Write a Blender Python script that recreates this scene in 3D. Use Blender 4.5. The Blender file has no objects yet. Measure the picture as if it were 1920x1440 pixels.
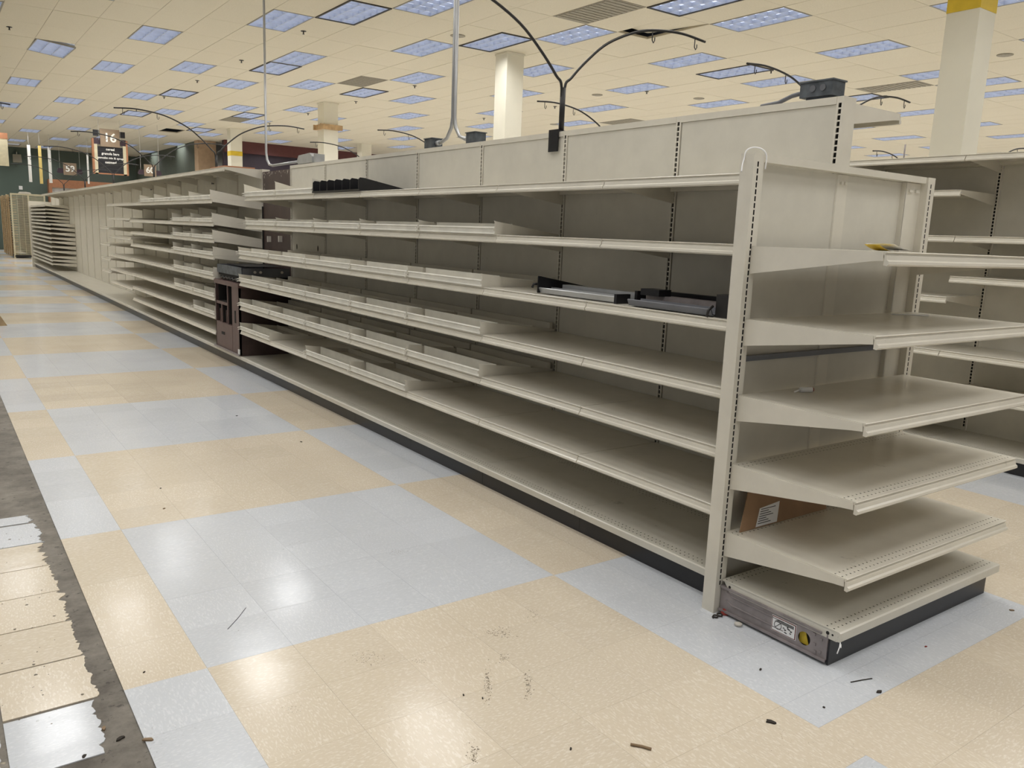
import bpy, math, random
from mathutils import Vector, Matrix
random.seed(7)
S = bpy.context.scene
COL = S.collection
PI = math.pi
def lin(r, g, b):
    f = lambda c: (c/255/12.92) if c/255 <= 0.04045 else ((c/255+0.055)/1.055)**2.4
    return (f(r), f(g), f(b), 1)

# ---------------------------------------------------------------- camera, world, exposure
F_PX = 1515.567; CAM = Vector((-3.1764, -2.1115, 1.5067)); YAW, PITCH, ROLL = 0.6266, -0.1818, 0.0397
fw = Vector((math.sin(YAW)*math.cos(PITCH), math.cos(YAW)*math.cos(PITCH), math.sin(PITCH)))
rt = Vector((math.cos(YAW), -math.sin(YAW), 0)); up = rt.cross(fw)
R2 = rt*math.cos(ROLL) + up*math.sin(ROLL); U2 = up*math.cos(ROLL) - rt*math.sin(ROLL)
cd = bpy.data.cameras.new('camera'); cd.sensor_width = 36; cd.lens = F_PX/1920*36; cd.clip_start = 0.05; cd.clip_end = 300
cam = bpy.data.objects.new('camera', cd); COL.objects.link(cam)
cam.matrix_world = Matrix(((R2.x, U2.x, -fw.x, CAM.x), (R2.y, U2.y, -fw.y, CAM.y), (R2.z, U2.z, -fw.z, CAM.z), (0, 0, 0, 1)))
S.camera = cam
def px(x, y, z):
    q = Vector((x, y, z)) - CAM; d = q.dot(fw)
    if d < 0.05: return (-9e9, -9e9)
    return (960 + F_PX*q.dot(R2)/d, 720 - F_PX*q.dot(U2)/d)
LIGHT_W = 18.8; LIGHT_COL = (1.0, 0.985, 0.955); LIGHT_SPREAD = math.radians(148); LENS_E = 1.15; FIXTURE_ALBEDO = 0.6
w = bpy.data.worlds.new('world'); S.world = w; w.use_nodes = True
bg = w.node_tree.nodes['Background']; bg.inputs[0].default_value = (1.0, 0.985, 0.96, 1); bg.inputs[1].default_value = 0.28
S.view_settings.view_transform = 'Standard'; S.view_settings.look = 'None'; S.view_settings.gamma = 1
S.view_settings.exposure = 0.0; S.view_settings.use_curve_mapping = False
S.cycles.use_denoising = True; S.cycles.max_bounces = 8; S.cycles.diffuse_bounces = 6; S.cycles.use_adaptive_sampling = True; S.cycles.adaptive_threshold = 0.02; S.cycles.glossy_bounces = 4
S.cycles.sample_clamp_indirect = 8; S.cycles.use_light_tree = True

# ---------------------------------------------------------------- helpers
class MB:
    def __init__(s): s.v = []; s.f = []; s.m = []; s.sm = []
    def add(s, vs, fs, mi=0, smooth=False):
        o = len(s.v); s.v += [tuple(v) for v in vs]
        for f in fs: s.f.append(tuple(i+o for i in f)); s.m.append(mi); s.sm.append(smooth)
        return s
    def box(s, x0, x1, y0, y1, z0, z1, mi=0):
        return s.add([(x0,y0,z0),(x1,y0,z0),(x1,y1,z0),(x0,y1,z0),(x0,y0,z1),(x1,y0,z1),(x1,y1,z1),(x0,y1,z1)],
              [(0,3,2,1),(4,5,6,7),(0,1,5,4),(1,2,6,5),(2,3,7,6),(3,0,4,7)], mi)
    def prism(s, prof, axis, a, b, mi=0):
        # prof: 2-d outline; axis 'y': (x,z) outline run along y; 'x': (y,z); 'z': (x,y)
        P = {'y': lambda p, t: (p[0], t, p[1]), 'x': lambda p, t: (t, p[0], p[1]), 'z': lambda p, t: (p[0], p[1], t)}[axis]
        n = len(prof); vs = [P(p, a) for p in prof] + [P(p, b) for p in prof]
        area = sum(prof[i][0]*prof[(i+1) % n][1] - prof[(i+1) % n][0]*prof[i][1] for i in range(n))
        fl = (area > 0) != (axis == 'y')
        fs = [(i, (i+1) % n, n+(i+1) % n, n+i) for i in range(n)] + [tuple(range(n-1, -1, -1)), tuple(range(n, 2*n))]
        if not fl: fs = [tuple(reversed(f)) for f in fs]
        return s.add(vs, fs, mi)
    def tube(s, pts, r, n=8, mi=0):
        pts = [Vector(p) for p in pts]; vs = []; fs = []; L = len(pts); ref = None
        for i, p in enumerate(pts):
            t = (pts[min(i+1, L-1)] - pts[max(i-1, 0)]).normalized()
            if ref is None:
                ref = Vector((0, 0, 1)) if abs(t.z) < 0.9 else Vector((1, 0, 0))
            a = (ref - t*ref.dot(t)).normalized(); b = t.cross(a); ref = a
            rr = r[i] if isinstance(r, (list, tuple)) else r
            for k in range(n): vs.append(p + (a*math.cos(2*PI*k/n) + b*math.sin(2*PI*k/n))*rr)
        for i in range(L-1):
            for k in range(n): fs.append((i*n+k, i*n+(k+1) % n, (i+1)*n+(k+1) % n, (i+1)*n+k))
        s.add(vs, fs, mi, True); o = len(s.v) - len(vs)
        for f in (tuple(range(n-1, -1, -1)), tuple(range((L-1)*n, L*n))): s.f.append(tuple(o+i for i in f)); s.m.append(mi); s.sm.append(False)
        return s
    def lathe(s, prof, n=16, mi=0, c=(0, 0)):
        vs = []; fs = []
        for r, z in prof:
            for k in range(n): vs.append((c[0]+r*math.cos(2*PI*k/n), c[1]+r*math.sin(2*PI*k/n), z))
        for i in range(len(prof)-1):
            for k in range(n): fs.append((i*n+k, i*n+(k+1) % n, (i+1)*n+(k+1) % n, (i+1)*n+k))
        fs += [tuple(range(n-1, -1, -1)), tuple(range((len(prof)-1)*n, len(prof)*n))]
        return s.add(vs, fs, mi)
    def mesh(s, name, *mats):
        me = bpy.data.meshes.new(name); me.from_pydata(s.v, [], s.f)
        for m in mats: me.materials.append(m)
        me.polygons.foreach_set('material_index', s.m); me.polygons.foreach_set('use_smooth', s.sm); me.update()
        return me
def ob(name, me, parent=None, loc=(0, 0, 0), rz=0.0, **kw):
    o = bpy.data.objects.new(name, me); COL.objects.link(o); o.location = loc; o.rotation_euler = (0, 0, rz)
    if parent is not None: o.parent = parent
    for k, v in kw.items(): o[k] = v
    return o
def thing(name, label, cat, loc=(0, 0, 0), rz=0.0, group=None):
    o = ob(name, None, None, loc, rz, label=label, category=cat)
    o.empty_display_size = 0.2
    if group: o['group'] = group
    return o
def solo(name, me, label, cat, loc=(0, 0, 0), rz=0.0, group=None):
    o = ob(name, me, None, loc, rz, label=label, category=cat)
    if group: o['group'] = group
    return o
def structure(name, me, loc=(0, 0, 0)): return ob(name, me, None, loc, 0, kind='structure')
def ordinal(n): return ['nearest', 'second nearest', 'third nearest', 'fourth nearest', 'fifth nearest', 'sixth nearest', 'seventh nearest', 'eighth nearest', 'ninth nearest', 'tenth nearest', 'eleventh nearest', 'twelfth nearest', 'thirteenth nearest', 'fourteenth nearest', 'fifteenth nearest', 'sixteenth nearest', 'seventeenth nearest', 'eighteenth nearest', 'nineteenth nearest', 'twentieth nearest'][n] if n < 20 else '%dth nearest' % (n+1)

def spline(pts, n=5):
    P = [Vector(p) for p in pts]; out = []
    for i in range(len(P)-1):
        p0, p1, p2, p3 = P[max(i-1, 0)], P[i], P[i+1], P[min(i+2, len(P)-1)]
        for k in range(n):
            t = k/n; out.append(0.5*((2*p1) + (p2-p0)*t + (2*p0-5*p1+4*p2-p3)*t*t + (3*p1-p0-3*p2+p3)*t**3))
    return out + [P[-1]]

# ---------------------------------------------------------------- materials
def nt(name):
    m = bpy.data.materials.new(name); m.use_nodes = True; t = m.node_tree; t.nodes.clear()
    out = t.nodes.new('ShaderNodeOutputMaterial'); p = t.nodes.new('ShaderNodeBsdfPrincipled'); t.links.new(p.outputs[0], out.inputs[0])
    return m, t, p
def nd(t, typ, **kw):
    n = t.nodes.new(typ)
    for k, v in kw.items(): setattr(n, k, v)
    return n
def math_n(t, op, a, b=None, c=None):
    n = nd(t, 'ShaderNodeMath', operation=op)
    for i, x in enumerate((a, b, c)):
        if x is None: continue
        if hasattr(x, 'links'): t.links.new(x, n.inputs[i])
        else: n.inputs[i].default_value = x
    return n.outputs[0]
def mixc(t, fac, a, b):
    n = nd(t, 'ShaderNodeMix', data_type='RGBA')
    for i, x in ((0, fac), (6, a), (7, b)):
        if hasattr(x, 'links'): t.links.new(x, n.inputs[i])
        else: n.inputs[i].default_value = x
    return n.outputs[2]
def noise(t, scale, detail=3, vec=None, rough=0.5):
    n = nd(t, 'ShaderNodeTexNoise'); n.inputs['Scale'].default_value = scale; n.inputs['Detail'].default_value = detail; n.inputs['Roughness'].default_value = rough
    if vec is not None: t.links.new(vec, n.inputs['Vector'])
    return n.outputs[0]
def ramp(t, fac, lo, hi):
    n = nd(t, 'ShaderNodeMapRange'); n.clamp = True
    t.links.new(fac, n.inputs[0]); n.inputs[1].default_value = lo; n.inputs[2].default_value = hi
    return n.outputs[0]
def plain(name, col, rough=0.5, metal=0.0, var=0.06, scale=9, spec=0.5):
    m, t, p = nt(name)
    pos = nd(t, 'ShaderNodeNewGeometry').outputs['Position']
    n = noise(t, scale, 4, pos)
    dark = tuple(c*(1-var*2.2) for c in col[:3]) + (1,)
    t.links.new(mixc(t, ramp(t, n, 0.35, 0.68), dark, col), p.inputs['Base Color'])
    p.inputs['Roughness'].default_value = rough; p.inputs['Metallic'].default_value = metal; p.inputs['Specular IOR Level'].default_value = spec
    return m
def shelf_paint(name, col, rough, perf=False, wear=False):
    m, t, p = nt(name)
    g = nd(t, 'ShaderNodeNewGeometry'); pos = g.outputs['Position']
    n = noise(t, 6, 5, pos, 0.6)
    c = mixc(t, ramp(t, n, 0.3, 0.75), tuple(x*0.9 for x in col[:3]) + (1,), col)
    sm = noise(t, 3.1, 6, pos, 0.75)
    c = mixc(t, math_n(t, 'MULTIPLY', ramp(t, sm, 0.66, 0.74), 0.35), c, lin(90, 82, 70))
    if perf:
        oc = nd(t, 'ShaderNodeTexCoord').outputs['Object']; sp = nd(t, 'ShaderNodeSeparateXYZ'); t.links.new(oc, sp.inputs[0])
        x, y, z = sp.outputs
        fy = math_n(t, 'ABSOLUTE', math_n(t, 'SUBTRACT', math_n(t, 'FRACT', math_n(t, 'DIVIDE', y, 0.0254)), 0.5))
        hole_y = math_n(t, 'LESS_THAN', fy, 0.10)
        rows = None
        for xx in (-0.034, -0.062, -0.5, -0.528):
            r = math_n(t, 'COMPARE', x, xx, 0.0032); rows = r if rows is None else math_n(t, 'MAXIMUM', rows, r)
        top = math_n(t, 'GREATER_THAN', z, -0.002)
        k = math_n(t, 'MULTIPLY', math_n(t, 'MULTIPLY', rows, hole_y), top)
        c = mixc(t, k, c, (0.012, 0.011, 0.010, 1))
    if wear:
        oc2 = nd(t, 'ShaderNodeTexCoord').outputs['Object']; wn = noise(t, 22, 6, oc2, 0.8)
        c = mixc(t, math_n(t, 'MULTIPLY', ramp(t, wn, 0.62, 0.68), 0.5), c, lin(105, 95, 82))
    t.links.new(c, p.inputs['Base Color']); p.inputs['Roughness'].default_value = rough
    b = nd(t, 'ShaderNodeBump'); b.inputs['Strength'].default_value = 0.06; b.inputs['Distance'].default_value = 0.01
    t.links.new(noise(t, 5, 2, pos), b.inputs['Height']); t.links.new(b.outputs[0], p.inputs['Normal'])
    return m
def tile_mat(name, base, light, dark, seed):
    m, t, p = nt(name)
    pos = nd(t, 'ShaderNodeNewGeometry').outputs['Position']; oi = nd(t, 'ShaderNodeObjectInfo').outputs['Random']
    sp = nd(t, 'ShaderNodeSeparateXYZ'); t.links.new(pos, sp.inputs[0])
    turn = math_n(t, 'GREATER_THAN', oi, 0.5)
    def pick(a, b):
        n = nd(t, 'ShaderNodeMix', data_type='FLOAT'); t.links.new(turn, n.inputs[0]); t.links.new(a, n.inputs[2]); t.links.new(b, n.inputs[3]); return n.outputs[0]
    cx = nd(t, 'ShaderNodeCombineXYZ'); t.links.new(math_n(t, 'MULTIPLY', pick(sp.outputs[0], sp.outputs[1]), 0.36), cx.inputs[0]); t.links.new(pick(sp.outputs[1], sp.outputs[0]), cx.inputs[1]); t.links.new(math_n(t, 'MULTIPLY', oi, 17.0), cx.inputs[2])
    v = cx.outputs[0]
    nl = noise(t, 170, 2, v); nk = noise(t, 190, 3, v, 0.7); nb = noise(t, 1.3, 4, pos)
    c = mixc(t, ramp(t, nl, 0.52, 0.66), base, light)
    c = mixc(t, math_n(t, 'MULTIPLY', ramp(t, nk, 0.33, 0.27), 0.8), c, dark)
    c = mixc(t, math_n(t, 'MULTIPLY', ramp(t, nb, 0.45, 0.75), 0.16), c, dark)
    sc = math_n(t, 'MULTIPLY', ramp(t, noise(t, 2.3, 3, pos, 0.6), 0.58, 0.70), ramp(t, noise(t, 60, 5, pos, 0.75), 0.60, 0.68))
    c = mixc(t, math_n(t, 'MULTIPLY', sc, 0.75), c, lin(70, 64, 56))
    hs = nd(t, 'ShaderNodeHueSaturation'); t.links.new(c, hs.inputs['Color']); t.links.new(math_n(t, 'ADD', 0.965, math_n(t, 'MULTIPLY', oi, 0.06)), hs.inputs['Value'])
    t.links.new(hs.outputs[0], p.inputs['Base Color'])
    rg = math_n(t, 'ADD', math_n(t, 'MULTIPLY', oi, 0.06), math_n(t, 'ADD', 0.06, math_n(t, 'MULTIPLY', noise(t, 2.0, 3, pos), 0.14))); t.links.new(rg, p.inputs['Roughness'])
    p.inputs['Specular IOR Level'].default_value = 0.5
    b = nd(t, 'ShaderNodeBump'); b.inputs['Strength'].default_value = 0.10; b.inputs['Distance'].default_value = 0.012
    t.links.new(noise(t, 6.5, 2, v), b.inputs['Height']); t.links.new(b.outputs[0], p.inputs['Normal'])
    return m
def emit_mat(name, col, e, base):
    m, t, p = nt(name)
    pos = nd(t, 'ShaderNodeNewGeometry').outputs['Position']
    n = ramp(t, noise(t, 13, 3, pos, 0.65), 0.38, 0.64)
    c = mixc(t, n, tuple(x*0.42 for x in col[:3]) + (1,), col)
    t.links.new(c, p.inputs['Emission Color']); p.inputs['Emission Strength'].default_value = e
    p.inputs['Base Color'].default_value = base; p.inputs['Roughness'].default_value = 0.25
    return m
CREAM = lin(218, 213, 200)
M = dict(
    paint=shelf_paint('cream_paint', CREAM, 0.42), panel=shelf_paint('panel_paint', lin(210, 206, 194), 0.5),
    deck=shelf_paint('shelf_deck_paint', CREAM, 0.24), perf=shelf_paint('perforated_deck_paint', CREAM, 0.26, perf=True),
    basedeck=shelf_paint('base_deck_paint', lin(208, 204, 192), 0.26, perf=True, wear=True),
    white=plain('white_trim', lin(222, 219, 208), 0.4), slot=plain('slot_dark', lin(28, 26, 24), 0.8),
    kick=plain('black_kick', lin(38, 38, 41), 0.38), black=plain('black_plastic', lin(22, 22, 26), 0.42, spec=0.4), blackm=plain('black_metal', lin(30, 28, 27), 0.45),
    grey=plain('galvanised', lin(150, 142, 142), 0.45, 0.15, 0.14, 14), steel=plain('bare_steel', lin(186, 188, 190), 0.3, 0.45, 0.08), conduit=plain('conduit_steel', lin(176, 177, 178), 0.34, 0.75, 0.05),
    jbox=plain('junction_box_zinc', lin(104, 110, 116), 0.5, 0.5, 0.2, 20), railgrey=plain('grey_rail', lin(112, 114, 120), 0.45, 0.3),
    brown=plain('brown_laminate', lin(98, 76, 72), 0.45, var=0.08), browndk=plain('brown_panel', lin(74, 58, 55), 0.4, var=0.1), inside=plain('inside_shade', lin(24, 19, 18), 0.7), chip=plain('white_chip', lin(205, 200, 190), 0.7),
    column=plain('column_paint', lin(226, 222, 206), 0.6, var=0.03, scale=2), yellow=plain('yellow_tape', lin(222, 190, 50), 0.5), wood=plain('wood_collar', lin(205, 172, 128), 0.6, var=0.15),
    ceil=None, grid=plain('grid_bar', lin(176, 167, 145), 0.7), plenum=plain('plenum_dark', lin(40, 37, 33), 0.9), vent=plain('vent_grey', lin(150, 144, 128), 0.6, var=0.1, scale=40),
    frame=plain('fixture_frame', lin(150, 148, 140), 0.5), louver=plain('louver_blade', lin(196, 204, 222), 0.3, 0.0, 0.05), sagframe=plain('sag_frame', lin(58, 54, 48), 0.6),
    lens=emit_mat('light_lens', (0.76, 0.83, 1.0, 1), LENS_E, (0.55, 0.58, 0.65, 1)),
    green=plain('green_wall', lin(86, 100, 92), 0.7, var=0.05, scale=1), greendk=plain('dark_green_wall', lin(76, 84, 74), 0.7), tan=plain('tan_wall', lin(178, 152, 124), 0.7), maroon=plain('maroon_band', lin(92, 48, 46), 0.6), purple=plain('purple_wall', lin(52, 42, 54), 0.6),
    orange=plain('orange_fascia', lin(176, 122, 88), 0.6), cream2=plain('sign_cream', lin(214, 206, 176), 0.6), signtan=plain('sign_tan', lin(150, 130, 108), 0.6), signblack=plain('sign_black', lin(26, 26, 32), 0.5), signpurple=plain('sign_purple', lin(62, 46, 58), 0.5), text=plain('sign_text_white', lin(245, 245, 240), 0.6, var=0),
    concrete=None, creamtile=tile_mat('cream_floor_tile', lin(212, 200, 180), lin(224, 215, 200), lin(168, 148, 122), 1), whitetile=tile_mat('white_floor_tile', lin(202, 206, 212), lin(213, 216, 221), lin(165, 166, 168), 2),
    card=plain('cardboard', lin(158, 126, 96), 0.8, var=0.08), paper=plain('white_paper', lin(236, 236, 236), 0.7, var=0.02), yellowpaper=plain('yellow_paper', lin(226, 196, 66), 0.7), red=plain('red_scrap', lin(150, 60, 52), 0.8), rust=plain('sticker_red', lin(120, 58, 52), 0.6), print=plain('print_grey', lin(80, 80, 80), 0.8),
    debris_shade=plain('debris_rack_shade', lin(52, 46, 40), 0.9), debristan=plain('debris_tan', lin(138, 116, 90), 0.8), scuff=plain('scuff_grey', lin(138, 126, 108), 0.7), adhesive=plain('adhesive_edge', lin(112, 104, 92), 0.9),
    wire=plain('wire_cream', lin(205, 198, 170), 0.5), slat=plain('slat_brown', lin(186, 160, 122), 0.6, var=0.12), yellowstrip=plain('strip_yellow', lin(220, 196, 120), 0.6), strip=plain('strip_white', lin(228, 228, 224), 0.5))
def ceil_mat():
    m, t, p = nt('ceiling_tile_mineral'); pos = nd(t, 'ShaderNodeNewGeometry').outputs['Position']; oi = nd(t, 'ShaderNodeObjectInfo').outputs['Random']
    c = mixc(t, ramp(t, noise(t, 70, 3, pos), 0.4, 0.62), lin(210, 203, 183), lin(216, 209, 190))
    c = mixc(t, math_n(t, 'MULTIPLY', oi, 0.16), c, lin(202, 194, 174))
    t.links.new(c, p.inputs['Base Color']); p.inputs['Roughness'].default_value = 0.85; return m
M['ceil'] = ceil_mat()
def conc_mat():
    m, t, p = nt('scraped_concrete'); pos = nd(t, 'ShaderNodeNewGeometry').outputs['Position']
    c = mixc(t, ramp(t, noise(t, 4, 6, pos, 0.7), 0.35, 0.68), lin(78, 72, 64), lin(136, 130, 120))
    c = mixc(t, ramp(t, noise(t, 26, 5, pos, 0.7), 0.6, 0.68), c, lin(50, 46, 40))
    c = mixc(t, ramp(t, noise(t, 2.6, 5, pos, 0.7), 0.62, 0.66), c, lin(196, 184, 158))
    t.links.new(c, p.inputs['Base Color']); p.inputs['Roughness'].default_value = 0.55
    b = nd(t, 'ShaderNodeBump'); b.inputs['Strength'].default_value = 0.5; b.inputs['Distance'].default_value = 0.004
    t.links.new(noise(t, 40, 6, pos, 0.7), b.inputs['Height']); t.links.new(b.outputs[0], p.inputs['Normal']); return m
M['concrete'] = conc_mat()

# ---------------------------------------------------------------- floor
TS = 0.3048; AX = -0.973; AY = 0.5514
floor = structure('floor', MB().box(-6, 36, -6.5, 42, -0.12, -0.004).mesh('floor', M['concrete']))
def aisle_white(xc, yc):
    j = math.floor((yc - AY)/1.524)
    if xc < -2.497: return j % 2 != 0
    if xc < AX: return j % 2 == 0
    if xc < 0.62: return j % 2 != 0
    if xc < 2.18: return j % 2 == 0 and yc > AY
    return j % 2 != 0
tiles = []   # x0,x1,y0,y1,white
def add_tiles(xs, ys, colour):
    for i in range(len(xs)-1):
        for j in range(len(ys)-1):
            tiles.append((xs[i], xs[i+1], ys[j], ys[j+1], colour((xs[i]+xs[i+1])/2, (ys[j]+ys[j+1])/2)))
ylong = [AY + TS*j for j in range(-22, 132)]
add_tiles([-2.76, -2.497] + [AX - TS*i for i in range(4, -1, -1)], ylong, aisle_white)
yin = [-0.81] + [AY + TS*j for j in range(-4, 132)]
add_tiles([AX + TS*i for i in range(0, 6)] + [0.62], yin, lambda x, y: True if y < -0.66 else aisle_white(x, y))
add_tiles([0.62] + [0.62 + 0.312*i for i in range(1, 5)] + [2.18] + [2.18+TS*i for i in range(1, 4)], [AY + TS*j for j in range(-4, 132)], aisle_white)
add_tiles([AX + TS*i for i in range(0, 14)], [-0.81 - TS*j for j in range(18, -1, -1)], lambda x, y: False)
add_tiles([0.62 + TS*i for i in range(0, 9)], [-0.81, AY - 4*TS], lambda x, y: False)
def tile_px(tl):
    P = [px(x, y, 0) for x in tl[:2] for y in tl[2:4]]
    us = [p[0] for p in P]; vs = [p[1] for p in P]
    if min(us) < -1e8 or max(us) < 0 or min(us) > 1920 or max(vs) < 0 or min(vs) > 1440: return 0
    hidden = tl[1] > -0.5 and tl[0] < 0.6 and tl[3] > 0
    return 0 if hidden else (max(us)-min(us))*(max(vs)-min(vs))
tiles.sort(key=tile_px, reverse=True)
tmesh = {}
GAP = 0.00025
def flat_tile(mb, x0, x1, y0, y1, zt, dz):
    return mb.add([(x0, y0, zt-dz), (x1, y0, zt-dz), (x1, y1, zt-dz), (x0, y1, zt-dz), (x0, y0, zt), (x1, y0, zt), (x1, y1, zt), (x0, y1, zt)],
                  [(4, 5, 6, 7), (0, 1, 5, 4), (1, 2, 6, 5), (2, 3, 7, 6), (3, 0, 4, 7)])
for tl in tiles[:300]:
    wx, wy = round(tl[1]-tl[0], 4), round(tl[3]-tl[2], 4); k = (wx, wy, tl[4])
    if k not in tmesh:
        tmesh[k] = flat_tile(MB(), -wx/2+GAP, wx/2-GAP, -wy/2+GAP, wy/2-GAP, 0, 0.0035).mesh('floor_tile', M['whitetile' if tl[4] else 'creamtile'])
    ob('floor_tile', tmesh[k], floor, ((tl[0]+tl[1])/2, (tl[2]+tl[3])/2, random.uniform(-0.0002, 0)))
rest = {True: MB(), False: MB()}
for tl in tiles[300:]: flat_tile(rest[tl[4]], tl[0]+GAP, tl[1]-GAP, tl[2]+GAP, tl[3]-GAP, 0, 0.0035)
bw = 1.524
for i in range(21):
    for j in range(-5, 27):
        x0, y0 = 3.0944 + i*bw, AY + j*bw
        if not (x0 > 4.6 and y0 > 28.2): flat_tile(rest[(i+j) % 2 == 0], x0+GAP, min(x0+bw, 36)-GAP, y0+GAP, y0+bw-GAP, 0, 0.0035)
for i in range(2):
    for j in range(-5, 27): flat_tile(rest[(i+j) % 2 == 0], -6+i*1.02+GAP, -6+(i+1)*1.02-GAP, AY+j*bw+GAP, AY+(j+1)*bw-GAP, 0, 0.0035)
ob('white_tile_field', rest[True].mesh('white_tile_field', M['whitetile']), floor, kind='stuff')
ob('cream_tile_field', rest[False].mesh('cream_tile_field', M['creamtile']), floor, kind='stuff')
# torn tiles left of the aisle
def ragged(x0, xe, y0, y1, rng, amp, n=26):
    pts = [(x0, y0)]
    off = 0
    for i in range(n+1):
        off = off*0.6 + rng.uniform(-amp, amp)
        pts.append((xe + off + rng.uniform(-amp, amp)*0.35, y0 + (y1-y0)*i/n))
    return pts + [(x0, y1)]
rng = random.Random(3)
rows = [(0.24, 0.545, -2.862, True, 0.010), (0.56, 0.86, -2.838, False, 0.007), (0.868, 1.165, -2.838, False, 0.008), (1.172, 1.47, -2.842, False, 0.012), (1.475, 1.772, -2.836, False, 0.008), (1.778, 2.076, -2.85, False, 0.014), (2.085, 2.38, -2.835, True, 0.012), (2.40, 2.52, -2.855, True, 0.012)]
for y0, y1, xe, wh, amp in rows:
    mb = MB().prism(ragged(-3.095, xe, y0, y1, rng, amp), 'z', -0.004, -0.0006, 0)
    ob('torn_tile', mb.mesh('torn_tile', M['whitetile' if wh else 'creamtile']), floor)
for y0, y1, xe, wh in ((-0.6, 0.2, -3.118, True), (0.25, 0.55, -3.115, True), (0.56, 0.86, -3.112, False), (0.87, 1.165, -3.112, False), (1.18, 1.47, -3.112, False), (1.5, 1.78, -3.114, False)):
    ob('torn_tile', MB().prism(ragged(-3.42, xe, y0, y1, rng, 0.006), 'z', -0.004, -0.0008, 0).mesh('torn_tile', M['whitetile' if wh else 'creamtile']), floor)
for cx, cy, r in ((-3.06, 3.05, 0.05), (-3.10, 3.35, 0.045), (-3.08, 3.72, 0.04), (-2.98, 4.3, 0.05)):
    pts = [(cx + r*(0.7+0.5*rng.random())*math.cos(a*PI/7), cy + 1.3*r*(0.7+0.5*rng.random())*math.sin(a*PI/7)) for a in range(14)]
    ob('torn_tile', MB().prism(pts, 'z', -0.004, -0.001, 0).mesh('torn_tile', M['creamtile']), floor)
# adhesive blots left on the torn tiles
mb = MB()
for i in range(46):
    cx, cy, r = rng.uniform(-3.09, -2.86), rng.uniform(0.3, 2.3), rng.choice((0.0015, 0.002, 0.003, 0.003, 0.006))
    mb.prism([(cx + r*(0.6+0.6*rng.random())*math.cos(a*PI/5), cy + r*(0.6+0.6*rng.random())*math.sin(a*PI/5)) for a in range(10)], 'z', -0.0008, -0.0002)
ob('adhesive_residue', mb.mesh('adhesive_residue', M['adhesive']), floor, kind='stuff')

# ---------------------------------------------------------------- ceiling
CZ = 4.495; LX = lambda ix: 0.115 + (ix-5)*0.6096; LY = lambda iy: 7.92 + (iy-8)*1.2192
ceiling = structure('ceiling', MB().box(-6, 36, -6.5, 42, CZ+0.35, CZ+0.45).mesh('ceiling', M['plenum']))
lights = set()
for ix in range(-7, 57, 2):
    for iy in range(-2, 36):
        if (ix % 4 == 1 and iy % 4 == 0) or (ix % 4 == 3 and iy % 4 == 2): lights.add((ix, iy))
lights -= {(9, 16), (5, 16), (13, 16)}
lights |= {(9, 15), (5, 15), (13, 17), (8, 17), (8, 21), (12, 19), (8, 9), (9, 13), (12, 23), (13, 6), (19, 8), (25, 6), (12, 9), (13, 14)}
lights = {l for l in lights if LX(l[0]) > -5 and LX(l[0]) < 32 and LY(l[1]) > -5.5 and LY(l[1]) < 41 and not (LX(l[0]) > 5 and LY(l[1]) > 28)}
vents = {(12, 7), (12, 13), (24, 7), (24, 13), (12, 20)}
holes = {(11, 24), (5, 34), (14, 7)}
cells = []
for ix in range(-6, 59):
    for iy in range(-3, 37):
        if (ix, iy) in lights or (ix, iy) in vents or (ix, iy) in holes: continue
        x, y = LX(ix), LY(iy)
        P = [px(x+a, y+b, CZ) for a in (-.3, .3) for b in (-.6, .6)]
        us = [p[0] for p in P]; vs = [p[1] for p in P]
        vis = min(us) > -1e8 and max(us) > 0 and min(us) < 1920 and max(vs) > 0 and min(vs) < 1440
        cells.append(((max(us)-min(us))*(max(vs)-min(vs)) if vis else 0, x, y))
cells.sort(reverse=True)
HT = (0.6096-0.007)/2, (1.2192-0.007)/2
def ctile(mb, x, y):
    return mb.add([(x-HT[0], y-HT[1], CZ), (x+HT[0], y-HT[1], CZ), (x+HT[0], y+HT[1], CZ), (x-HT[0], y+HT[1], CZ), (x-HT[0], y-HT[1], CZ+.016), (x+HT[0], y-HT[1], CZ+.016), (x+HT[0], y+HT[1], CZ+.016), (x-HT[0], y+HT[1], CZ+.016)],
                  [(0, 3, 2, 1), (4, 5, 6, 7), (0, 1, 5, 4), (1, 2, 6, 5), (2, 3, 7, 6), (3, 0, 4, 7)])
ct = ctile(MB(), 0, 0); ct.v = [(a, b, c-CZ) for a, b, c in ct.v]; ctm = ct.mesh('ceiling_tile', M['ceil'])
for _, x, y in cells[:300]: ob('ceiling_tile', ctm, ceiling, (x, y, CZ + random.uniform(0, 0.003)))
mb = MB()
for _, x, y in cells[300:]: ctile(mb, x, y)
ob('ceiling_tile_field', mb.mesh('ceiling_tile_field', M['ceil']), ceiling, kind='stuff')
mb = MB()
for ix in range(-7, 59): mb.box(LX(ix)+0.3048-0.010, LX(ix)+0.3048+0.010, -6.5, 42, CZ+0.004, CZ+0.03)
for iy in range(-4, 37): mb.box(-6, 36, LY(iy)+0.6096-0.010, LY(iy)+0.6096+0.010, CZ+0.004, CZ+0.03)
ob('ceiling_grid', mb.mesh('ceiling_grid', M['grid']), ceiling, kind='stuff')
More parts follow.
